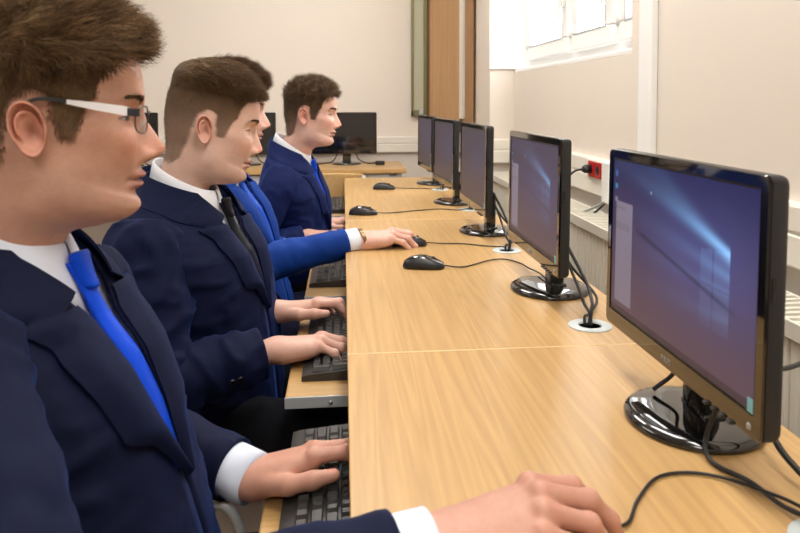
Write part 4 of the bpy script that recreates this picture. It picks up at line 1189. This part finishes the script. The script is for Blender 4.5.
def clothes(p, Tr, root, off, legs):
    jm = M[p['jacket']]; vb = p.get('vb', .33); om = p.get('open', 1.0)
    seed = p['seed']
    wk = np.array([(vb, .0), (vb + .15, .014 * om), (.74, .024 * om), (.86, .031), (.925, .046), (1.0, .0665)])
    W_ = lambda v: float(np.interp(v, wk[:, 0], wk[:, 1])) if v > vb else 0.0
    hem = p.get('hem', -.02)
    # jacket shell: from hem to collar, open along the V
    nv, nth = 96, 110; V = []
    gap = p.get('gap', 0.0)                                # unbuttoned fronts stand apart
    for i in range(nv):
        v = hem + (1.0 - hem) * i / (nv - 1); vv = max(v, 0.0)
        t0 = Tr.half(vv, W_(vv) + gap * float(sstep(.75, vb * .3, vv))) if (W_(vv) or gap) else .004
        for k in range(nth):
            th = t0 + (2 * PI - 2 * t0) * k / (nth - 1)
            q = Tr.S(vv, th, .004)
            if v < 0: q = q + (Tr.frame(0)[1]) * v * .52
            c = Tr.frame(vv)[0]; d = unit(q - c)
            am = .011 * (1 - .55 * float(sstep(.6, .85, vv))) * min(1, abs(math.sin(th / 2)) * 3)
            q = q + d * fold(q, seed, am, 8, (1, 1, 1.9))
            if p.get('front_push') and abs(math.atan2(math.sin(th), math.cos(th))) < 1.0:
                w_ = math.cos(math.atan2(math.sin(th), math.cos(th)) * 1.5) ** 2; q = q + Tr.Fw * p['front_push'] * w_ * float(sstep(.75, .2, vv))
            V.append(q)
    vv_, ff_ = solid(V, gridf(nv, nth), -.0035)
    jk = obj('jacket', (vv_, ff_), jm, root, True, None, off)
    push = lambda v, th: (Tr.Fw * p.get('front_push', 0) * math.cos(min(1, abs(th)) * 1.5) ** 2 * float(sstep(.75, .2, v))) if p.get('front_push') else 0
    # lapels with a notch, and the collar that runs round the neck
    for s in (1, -1):
        g = []; nl = 46; nw = 10
        for i in range(nl):
            v = vb + .01 + (.905 - vb) * i / (nl - 1); t0 = Tr.half(v, W_(v) + gap * float(sstep(.75, vb * .3, v)))
            wl = p.get('lapel', .066) * float(np.interp(v, [vb, vb + .12, .60, .80, .92], [.02, .45, 1.0, 1.15, .98]))
            for k in range(nw):
                u = k / (nw - 1); y_ = W_(v) + gap * float(sstep(.75, vb * .3, v)) - .0015 + wl * u
                th = Tr.half(v, y_); lift = .0100 + .0095 * math.sin(PI * min(1, u * 1.05)) ** .8 + .0010 * u
                g.append(Tr.S(v - .018 * u * u, s * th, lift + .002) + push(v, th))
        f = gridf(nl, nw); f = f if s > 0 else [q[::-1] for q in f]
        a, b = solid(g, f, .0030); obj('lapel', (a, b), jm, jk, False, angle=60)
    path = []
    for s in (-1, 1):
        seq = []
        for v in np.linspace(.918, .988, 12):
            t0 = Tr.half(v, W_(v) - .001); wd = .046 * float(np.interp(v, [.918, .95, .985], [1.0, 1.0, .8]))
            t1 = Tr.half(v - .012, W_(v) + wd)
            seq.append(((v, s * t0), (v - .030 - .03 * float(sstep(.93, .985, v)), s * t1)))
        path.append(seq)
    a0 = abs(path[1][-1][0][1]); ring = [((1.0, th), (.925, th)) for th in np.linspace(-a0 - .12, -(2 * PI - a0) + .12, 40)]
    full = path[0] + ring + [((i_[0], i_[1] - 2 * PI), (o_[0], o_[1] - 2 * PI)) for i_, o_ in path[1][::-1]]
    g = []; nw = 8
    for (vi, ti), (vo, to) in full:
        for k in range(nw):
            u = k / (nw - 1)
            g.append(Tr.S(vi + (vo - vi) * u, ti + (to - ti) * u, .011 + .006 * math.sin(PI * (u * .9 + .05)) - .004 * u) + Tr.frame(1.0)[1] * .012 * (1 - u) ** 2)
    a, b = solid(g, gridf(len(full), nw), .0030); obj('collar', (a, b), jm, jk, False, angle=70)
    # sleeves
    for side, s in (('R', -1), ('L', 1)):
        a = p['arm' + side]; sh, el, wr = (np.array(a[k]) for k in ('sh', 'el', 'wr'))
        fwd = unit(wr - el); cuff = wr - fwd * a.get('cuff', .035)
        q1 = sh * .45 + el * .55; q2 = el * .55 + cuff * .45
        pts = [sh - Tr.Lf * s * .035 + np.array((0, 0, .012)), sh * .82 + el * .18, q1, el, q2, cuff]
        rr = np.array([.062, .068, .060, .056, .049, a.get('rc', .041)]) * a.get('fat', 1.0)
        V, F, P_, r_, T_ = sleeve(pts, rr, seed + s, a.get('amp', .006))
        rest(V); sl_ = obj('sleeve', (V, F), jm, jk, True)
        # shirt cuff
        sc_ = a.get('shirt', .02)
        if sc_ > 0:
            pc = [cuff - fwd * .03, cuff, wr - fwd * .012 + fwd * sc_]; pc[2] = cuff + fwd * sc_
            v, f = tube(pc, [.037, .0365, .0355], 36, False)
            v2, f2 = tube(pc[::-1], [.0335, .0345, .035], 36, False); n = len(v)
            f = f + [tuple(i + n for i in q) for q in f2] + [(2 * 36 + k, 2 * 36 + (k + 1) % 36, n + (k + 1) % 36, n + k) for k in range(36)]
            p.setdefault('_cuffs', []).append((rest(np.array(v + v2)), f))
        for k in range(a.get('buttons', 0)):
            c = cuff - fwd * (.028 + .0155 * k)
            o = unit(np.array(a.get('bdir', (.1, -.6, -.75)))); o = unit(o - fwd * (o @ fwd))
            i = int(np.argmin(np.linalg.norm(P_ - c, axis=1))); q = c + o * (r_[i] + .004)
            Rm = Vector(o).to_track_quat('Z', 'Y').to_matrix().to_4x4()
            b_ = MB(); b_.lathe([(0, .0028), (.0028, .0026), (.0045, .0036), (.0066, .0026), (.0072, 0)], 20, Matrix.Translation(q) @ Rm); b_.build('button', M['button'], sl_, True)
    # shirt front and collar
    sm = M[p['shirt']]
    g = []
    for i in range(40):
        v = .12 + .88 * i / 39
        for k in range(30):
            th = -1.25 + 2.5 * k / 29; g.append(Tr.S(v, th, -.007) + push(v, th) * .6)
    sh_ = obj('shirt', (g, gridf(40, 30)), sm, root, True, None, off)
    c1, T1, F1 = Tr.frame(1.0); g = []; n = 72
    for k in range(n):
        a = R(3) + (2 * PI - R(6)) * k / (n - 1); fr_ = max(0, math.cos(a)); pt = max(0, math.cos(a)) ** 6
        rad = lambda ex, dz: c1 + F1 * (.0655 + ex) * math.cos(a) + Tr.Lf * (.0640 + ex) * math.sin(a) + T1 * (dz - .040 * math.cos(a))
        g += [rad(-.001, -.020), rad(-.003, .010), rad(-.005, .024), rad(-.003, .027), rad(.001, .024), rad(.006, .008 - .010 * pt), rad(.0105, -.008 - .030 * pt), rad(.0125 + .004 * pt, -.014 - .046 * pt)]
    a_, b_ = solid(g, gridf(n, 8), .0014)
    obj('collar', (a_, b_), sm, sh_, True)
    for v, f in p.get('_cuffs', []): obj('cuff', (v, f), sm, sh_, True)
    # tie
    tm = M[p['tie']]; g = []
    nl = 50
    for i in range(nl):
        v = .995 - (.995 - vb - .02) * i / (nl - 1); t = (.995 - v) / .8
        hw = float(np.interp(t, [0, .06, .10, .5, 1], [.016, .0115, .0135, .025, .034]))
        for k in range(9):
            u = k / 8 * 2 - 1; th = Tr.half(v, abs(u * hw)) * np.sign(u)
            g.append(Tr.S(v, th, .004 + .007 * (1 - u * u) - .003) + push(v, th) * .8 + Tr.Lf * p.get('tieshift', 0) * t)
    a_, b_ = solid(g, gridf(nl, 9), .003); ti = obj('tie', (a_, b_), tm, root, True, None, off)
    g = []
    for i in range(12):
        t = i / 11; v = 1.012 - .078 * t
        for k in range(18):
            a = 2 * PI * k / 18; hw = .0185 - .0065 * t
            if i in (0, 11): hw *= .75
            q = Tr.S(v, 0, .006 + .005 * (1 - .6 * t)); g.append(q + Tr.Lf * hw * math.copysign(abs(math.cos(a)) ** .8, math.cos(a)) + F1 * .0085 * math.sin(a))
    obj('tie_knot', (g, gridf(12, 18, True) + [tuple(range(18))[::-1], tuple(range(11 * 18, 12 * 18))]), tm, ti, True)
    # trousers and shoes
    tr_ = M[p['trousers']]; parts = []
    def f(P_):
        ds = [np.linalg.norm((P_ - (Tr.p0 + np.array((0, 0, .0)))) / np.array((.13, .185, .10)), axis=1) * .1 - .1]
        for hip, kn, an in legs: ds += [caps(P_, hip, kn, .088, .066), caps(P_, kn, an, .066, .058)]
        return smin(ds, .012)
    allp = np.array([q for l in legs for q in l] + [Tr.p0 - .12])
    V, F = surface_nets(f, allp.min(0) - .12, allp.max(0) + .12, .012)
    V = np.array([q + np.array((0, 0, 1)) * fold(q, seed + 4, .006, 12) for q in V])
    obj('trousers', (V, F), tr_, root, True, None, off)
    for hip, kn, an in legs:
        v = []
        for i in range(14):
            t = i / 13; xx = -.07 + .29 * t; wd = .046 * (1 - abs(2 * t - 1) ** 4) ** .5 * (.85 + .25 * math.sin(PI * t)) + .002; hh = .105 * (1 - t) ** .8 + .035 * (1 - t ** 6)
            for k in range(12): 
                a = PI * k / 11; v.append((an[0] + xx, an[1] - wd * math.cos(a), .004 + hh * math.sin(a) ** .6))
        obj('shoe', (v, gridf(14, 12) + [tuple(range(12)), tuple(range(13 * 12, 14 * 12))[::-1]] + [(i * 12, (i + 1) * 12, (i + 1) * 12 + 11, i * 12 + 11) for i in range(13)]), M['shoe'], root, True, None, off)

# ------------------------------------------------------------------ hair styles
def vec(x, a, b, c): return np.stack([a + 0 * x, b + 0 * x, c + 0 * x], -1)
top = lambda x, y, z: sstep(.035, .095, z)
front = lambda x: sstep(.0, .085, x)
STYLE_TOUSLED = dict(n=30000, vol=lambda x, y, z: .003 + .015 * top(x, y, z) - .004 * front(x), push=lambda x, y, z: vec(x, .30, 0, .10) * front(x)[..., None],
    len=lambda x, y, z: .007 + .022 * top(x, y, z) - .004 * front(x), flow=lambda x, y, z: vec(x, 1.0, .1, -.10) * top(x, y, z)[..., None] + vec(x, -.25, 0, -.9) * (1 - top(x, y, z))[..., None],
    lift=lambda x, y, z: .34 + .10 * top(x, y, z), fade=lambda x, y, z: .35 + .65 * sstep(-.06, .02, z), curl=.35, clump=.85, lump=.45, lumpscale=42, wmax=.00050, bright=(.7, 1.45), tip=.4)
STYLE_QUIFF = dict(n=26000, vol=lambda x, y, z: .0005 + .016 * sstep(.066, .108, z) * (1 - .95 * sstep(.0, .075, x)) + .003 * sstep(.06, .09, z) * front(x), push=lambda x, y, z: vec(x, .9, -.15, -.2) * front(x)[..., None],
    len=lambda x, y, z: .0035 + .021 * sstep(.062, .098, z), flow=lambda x, y, z: vec(x, 1.0, -.35, -.32) * sstep(.06, .09, z)[..., None] + vec(x, .1, 0, -.9) * (1 - sstep(.06, .09, z))[..., None],
    lift=lambda x, y, z: .35 + .0 * x, fade=lambda x, y, z: .25 + .75 * sstep(-.04, .07, z), curl=.10, clump=.28, lump=.12, lumpscale=26, jit=.10, wmax=.00048, bright=(.75, 1.3), tip=.15)
STYLE_CURLY = dict(n=16000, vol=lambda x, y, z: .003 + .006 * top(x, y, z), push=lambda x, y, z: vec(x, .25, 0, .0) * front(x)[..., None],
    len=lambda x, y, z: .007 + .011 * top(x, y, z), flow=lambda x, y, z: vec(x, .4, 0, -.1) * top(x, y, z)[..., None] + vec(x, -.2, 0, -.8) * (1 - top(x, y, z))[..., None],
    lift=lambda x, y, z: .36 + 0 * x, fade=lambda x, y, z: .5 + .5 * sstep(-.06, .02, z), curl=1.0, clump=1.5, lump=.7, lumpscale=48, wmax=.00075, bright=(.6, 1.5), tip=.3)
# ------------------------------------------------------------------ the four students
def srgb(r, g, b): return np.array(lin(r, g, b)[:3])
RELAX = [(6, 6, 28, 34, 22), (1, 6, 30, 36, 24), (-5, 5, 32, 38, 24), (-12, 2, 32, 36, 22)]
TYPE = [(5, 20, 30, 42, 26), (1, 22, 34, 44, 26), (-4, 20, 36, 46, 26), (-10, 16, 36, 42, 24)]
TH_TYPE = [(.022, .028, -.010), (.054, .050, -.016), (.086, .056, -.019), (.113, .051, -.023)]
MOUSE = [(7, -2, 16, 24, 18), (2, -2, 18, 28, 20), (-3, -3, 20, 32, 22), (-12, -6, 18, 28, 20)]
ARCH = [(7, -6, 24, 26, 18), (2, -6, 26, 30, 20), (-3, -8, 28, 34, 22), (-12, -12, 24, 30, 20)]
TH_MOUSE = [(.022, .028, -.012), (.052, .046, -.022), (.080, .050, -.030), (.104, .044, -.036)]

S1 = dict(seed=3, root=(-.40, .86, 0), skin=srgb(207, 162, 142), hair=srgb(112, 88, 62), lip=(.40, .16, .14), stubble=.6, nose=1.08,
    T=(-.334, .862, 1.146), yaw=14, pitch=3, hs=1.0, open_eye=.0045, style=STYLE_TOUSLED,
    pel=(-.305, .88, .47), neck=(-.390, .865, 1.012), back=.0, tyaw=-6, jacket='navy', shirt='shirtb', tie='tieb', trousers='trouserb',
    vb=.44, open=1.15, gap=.0, front_push=.02, kneex=-.0,
    armR=dict(sh=(-.385, .668, .945), el=(-.225, .530, .755), wr=(.082, .613, .776), fwd=(1, .10, .30), up=(-.3, -.10, 1), fingers=ARCH, thumb=TH_MOUSE, shirt=.034, cuff=.046, buttons=4, scale=1.02),
    armL=dict(sh=(-.39, 1.05, .945), el=(-.335, 1.08, .700), wr=(-.136, .972, .661), fwd=(1, .08, .27), up=(-.15, .22, 1), fingers=TYPE, thumb=TH_TYPE, shirt=.034, cuff=.025))
S2 = dict(seed=5, root=(-.40, 1.64, 0), skin=srgb(226, 190, 174), hair=srgb(104, 82, 58), lip=(.46, .20, .18), stubble=.45, nose=.92, jaw=.006,
    T=(-.296, 1.64, 1.113), yaw=10, pitch=13, hs=1.02, open_eye=.0022, style=STYLE_QUIFF,
    pel=(-.305, 1.65, .46), neck=(-.350, 1.635, .982), back=.0, tyaw=-14, jacket='navy2', shirt='shirt', tie='tiek', trousers='trouser', wid=1.10, dep=1.12,
    vb=.46, open=1.0, kneex=.02,
    armR=dict(sh=(-.385, 1.420, .905), el=(-.345, 1.37, .640), wr=(-.142, 1.45, .672), fwd=(1, .12, .10), up=(-.05, .1, 1), fingers=RELAX, thumb=TH_TYPE, shirt=0, cuff=.030, buttons=4, fat=1.22, amp=.013, shoff=(-.025, 0, -.01), bdir=(0, -.92, -.30)),
    armL=dict(sh=(-.37, 1.82, .905), el=(-.36, 1.86, .660), wr=(-.160, 1.69, .680), fwd=(1, .02, .14), up=(-.15, .22, 1), fingers=TYPE, thumb=TH_TYPE, shirt=0, cuff=.025))
S3 = dict(seed=8, root=(-.45, 2.2, 0), skin=srgb(230, 192, 176), hair=srgb(84, 60, 40), lip=(.45, .2, .18),
    T=(-.335, 2.17, 1.138), yaw=0, pitch=6, hs=1.0, style=STYLE_TOUSLED,
    pel=(-.30, 2.25, .46), neck=(-.400, 2.19, .985), back=.0, tyaw=-12, jacket='royal', shirt='shirtb', tie='tieb2', trousers='trouserb', vb=.36, open=1.2, kneex=.0,
    armR=dict(sh=(-.37, 2.00, .905), el=(-.27, 1.95, .722), wr=(.045, 2.045, .776), fwd=(1, .06, .12), up=(.1, -.1, 1), fingers=MOUSE, thumb=TH_MOUSE, shirt=.036, cuff=.046),
    armL=dict(sh=(-.42, 2.38, .905), el=(-.40, 2.42, .68), wr=(-.16, 2.38, .68), fwd=(1, 0, .05), fingers=TYPE, thumb=TH_TYPE, shirt=.02, cuff=.04))
S4 = dict(seed=12, root=(-.30, 2.72, 0), skin=srgb(228, 188, 172), hair=srgb(100, 80, 60), lip=(.42, .18, .16), nose=1.0,
    T=(-.122, 2.69, 1.120), yaw=-8, pitch=6, hs=.97, open_eye=.0025, style=STYLE_CURLY,
    pel=(-.21, 2.76, .46), neck=(-.190, 2.70, .985), back=.0, tyaw=-8, jacket='navy4', shirt='shirt', tie='tieb', trousers='trouser', vb=.45, open=.9, kneex=.1,
    armR=dict(sh=(-.24, 2.51, .915), el=(-.32, 2.47, .665), wr=(-.130, 2.53, .698), fwd=(1, .12, .02), fingers=RELAX, thumb=TH_TYPE, shirt=0, cuff=.02),
    armL=dict(sh=(-.14, 2.89, .915), el=(-.2, 2.98, .68), wr=(-.10, 2.86, .69), fwd=(1, 0, .05), fingers=TYPE, thumb=TH_TYPE, shirt=0, cuff=.02))
r1, M1, T1_ = person('person', 'person in white-armed glasses and navy suit with bright blue tie, seated first in the row', S1)
r2, M2, T2_ = person('person', 'person in midnight suit and black tie typing with both hands, hair swept forward', S2)
r3, M3, T3_ = person('person', 'person in royal blue suit leaning behind the second student, hand on a mouse', S3)
r4, M4, T4_ = person('person', 'person in dark blue suit with wavy hair, farthest along the row', S4)
make_chair((-.46, .88, 0), R(-6), 'plywood chair under the student with the white-armed glasses', .372)
make_chair((-.37, 1.65, 0), R(-8), 'plywood chair under the student with the black tie', .362)
make_chair((-.37, 2.25, 0), R(-8), 'plywood chair under the student in royal blue', .362)
make_chair((-.28, 2.77, 0), R(-12), 'plywood chair under the farthest student', .362)

# glasses of the nearest student
gl = thing('eyeglasses', 'spectacles with white side arms and thin dark rims on the nearest student', 'glasses', tuple(M1 @ Vector((.09, 0, .015))))
go = -(M1 @ Vector((.09, 0, .015)))
def hw(pts): return [M1 @ Vector(q) + go for q in pts]
def bar(pts, hgt, th):
    """flat bar along pts: hgt tall, th thick, in head coordinates"""
    P = np.array(pts, float); v = []; n = len(P)
    for i in range(n):
        h = hgt[i] / 2; t = th / 2
        for dy, dz in ((-t, -h), (t, -h), (t, h), (-t, h)): v.append((P[i][0], P[i][1] + dy, P[i][2] + dz))
    f = gridf(n, 4, True) + [(3, 2, 1, 0), tuple((n - 1) * 4 + k for k in range(4))]
    return [M1 @ Vector(q) + go for q in v], f
for s in (1, -1):
    v, f = bar(catmull([(.083, s * .0715, .0165), (.070, s * .0755, .0185), (.045, s * .0785, .0215), (.020, s * .0795, .0245)], 24), np.interp(np.linspace(0, 1, 24), [0, .15, .6, 1], [.0085, .0105, .0085, .0045]), .003)
    tm_ = obj('temple', (v, f), M['gwhite'], gl, angle=40)
    v, f = bar(catmull([(.021, s * .0795, .0245), (.0, s * .0800, .0265), (-.015, s * .0795, .022), (-.034, s * .0790, .006)], 20), np.full(20, .0042), .0032); obj('temple_tip', (v, f), M['gdark'], tm_, angle=40)
    v, f = bar([(.093, s * .064, .0160), (.090, s * .069, .0160), (.083, s * .0722, .0163), (.080, s * .0725, .0165)], [.0085] * 4, .0042); obj('hinge', (v, f), M['gdark'], tm_, angle=40)
    ring = []
    for k in range(41):
        a = 2 * PI * k / 40; ca, sa = math.cos(a), math.sin(a)
        ly = .0265 * math.copysign(abs(ca) ** .75, ca); lz = .0155 * math.copysign(abs(sa) ** .75, sa)
        ring.append((.0990 - 9 * (abs(ly + .034) - .005) ** 2 * 1.0 - .05 * lz * 0, s * (.036 + ly), .0075 + lz))
    ring = [(.1005 - 3.2 * q[1] ** 2, q[1], q[2]) for q in ring]
    v, f = tube(hw(ring), .0008, 8, False); rm = obj('rim', (v, f), M['gdark'], gl, True)
    lv = [(.1005 - 3.2 * (s * .036) ** 2, s * .036, .0075)]; 
    lv = []; nl_ = 10
    for i in range(nl_):
        for k in range(40):
            q = ring[k]; t = .02 + .98 * i / (nl_ - 1); yy = s * .036 + (q[1] - s * .036) * t; lv.append((.1005 - 3.2 * yy ** 2, yy, .0075 + (q[2] - .0075) * t))
    obj('lens', (hw(lv), gridf(nl_, 40, True)), M['lens'], rm, True)
    v, f = tube(hw([(.098, s * .011, .006), (.094, s * .0125, .0), (.0925, s * .0125, -.006)]), .0011, 8); obj('nose_pad', (v, f), M['lens'] if 0 else M['alu'], rm, True)
v, f = tube(hw(catmull([(.0995, .010, .012), (.1015, .005, .0155), (.102, 0, .0165), (.1015, -.005, .0155), (.0995, -.010, .012)], 16)), .0014, 8); obj('bridge', (v, f), M['gdark'], gl, True)

# bracelet on the wrist of the student in royal blue
bw = np.array(S3['armR']['wr']); bf_ = unit(bw - np.array(S3['armR']['el'])); bc = bw + bf_ * .000 + np.array((0, 0, -.002))
br = thing('bracelet', 'bronze link bracelet on the wrist beside the white cuff on the desk', 'bracelet', tuple(bc))
ub = unit(np.cross(np.cross(bf_, (0, 0, 1)), bf_)); sb_ = np.cross(ub, bf_)
for k in range(18):
    a = 2 * PI * k / 18; pos = sb_ * .0370 * math.cos(a) + ub * .0305 * math.sin(a); tg = unit(-sb_ * math.sin(a) * .0370 + ub * math.cos(a) * .0305); nrm_ = np.cross(tg, bf_)
    Mx = Matrix(((tg[0], bf_[0], nrm_[0], pos[0]), (tg[1], bf_[1], nrm_[1], pos[1]), (tg[2], bf_[2], nrm_[2], pos[2]), (0, 0, 0, 1)))
    MB().box((-.0056, -.0052, -.0018), (.0056, .0052, .0018), .001, Mx).build('link', M['brass'], br)
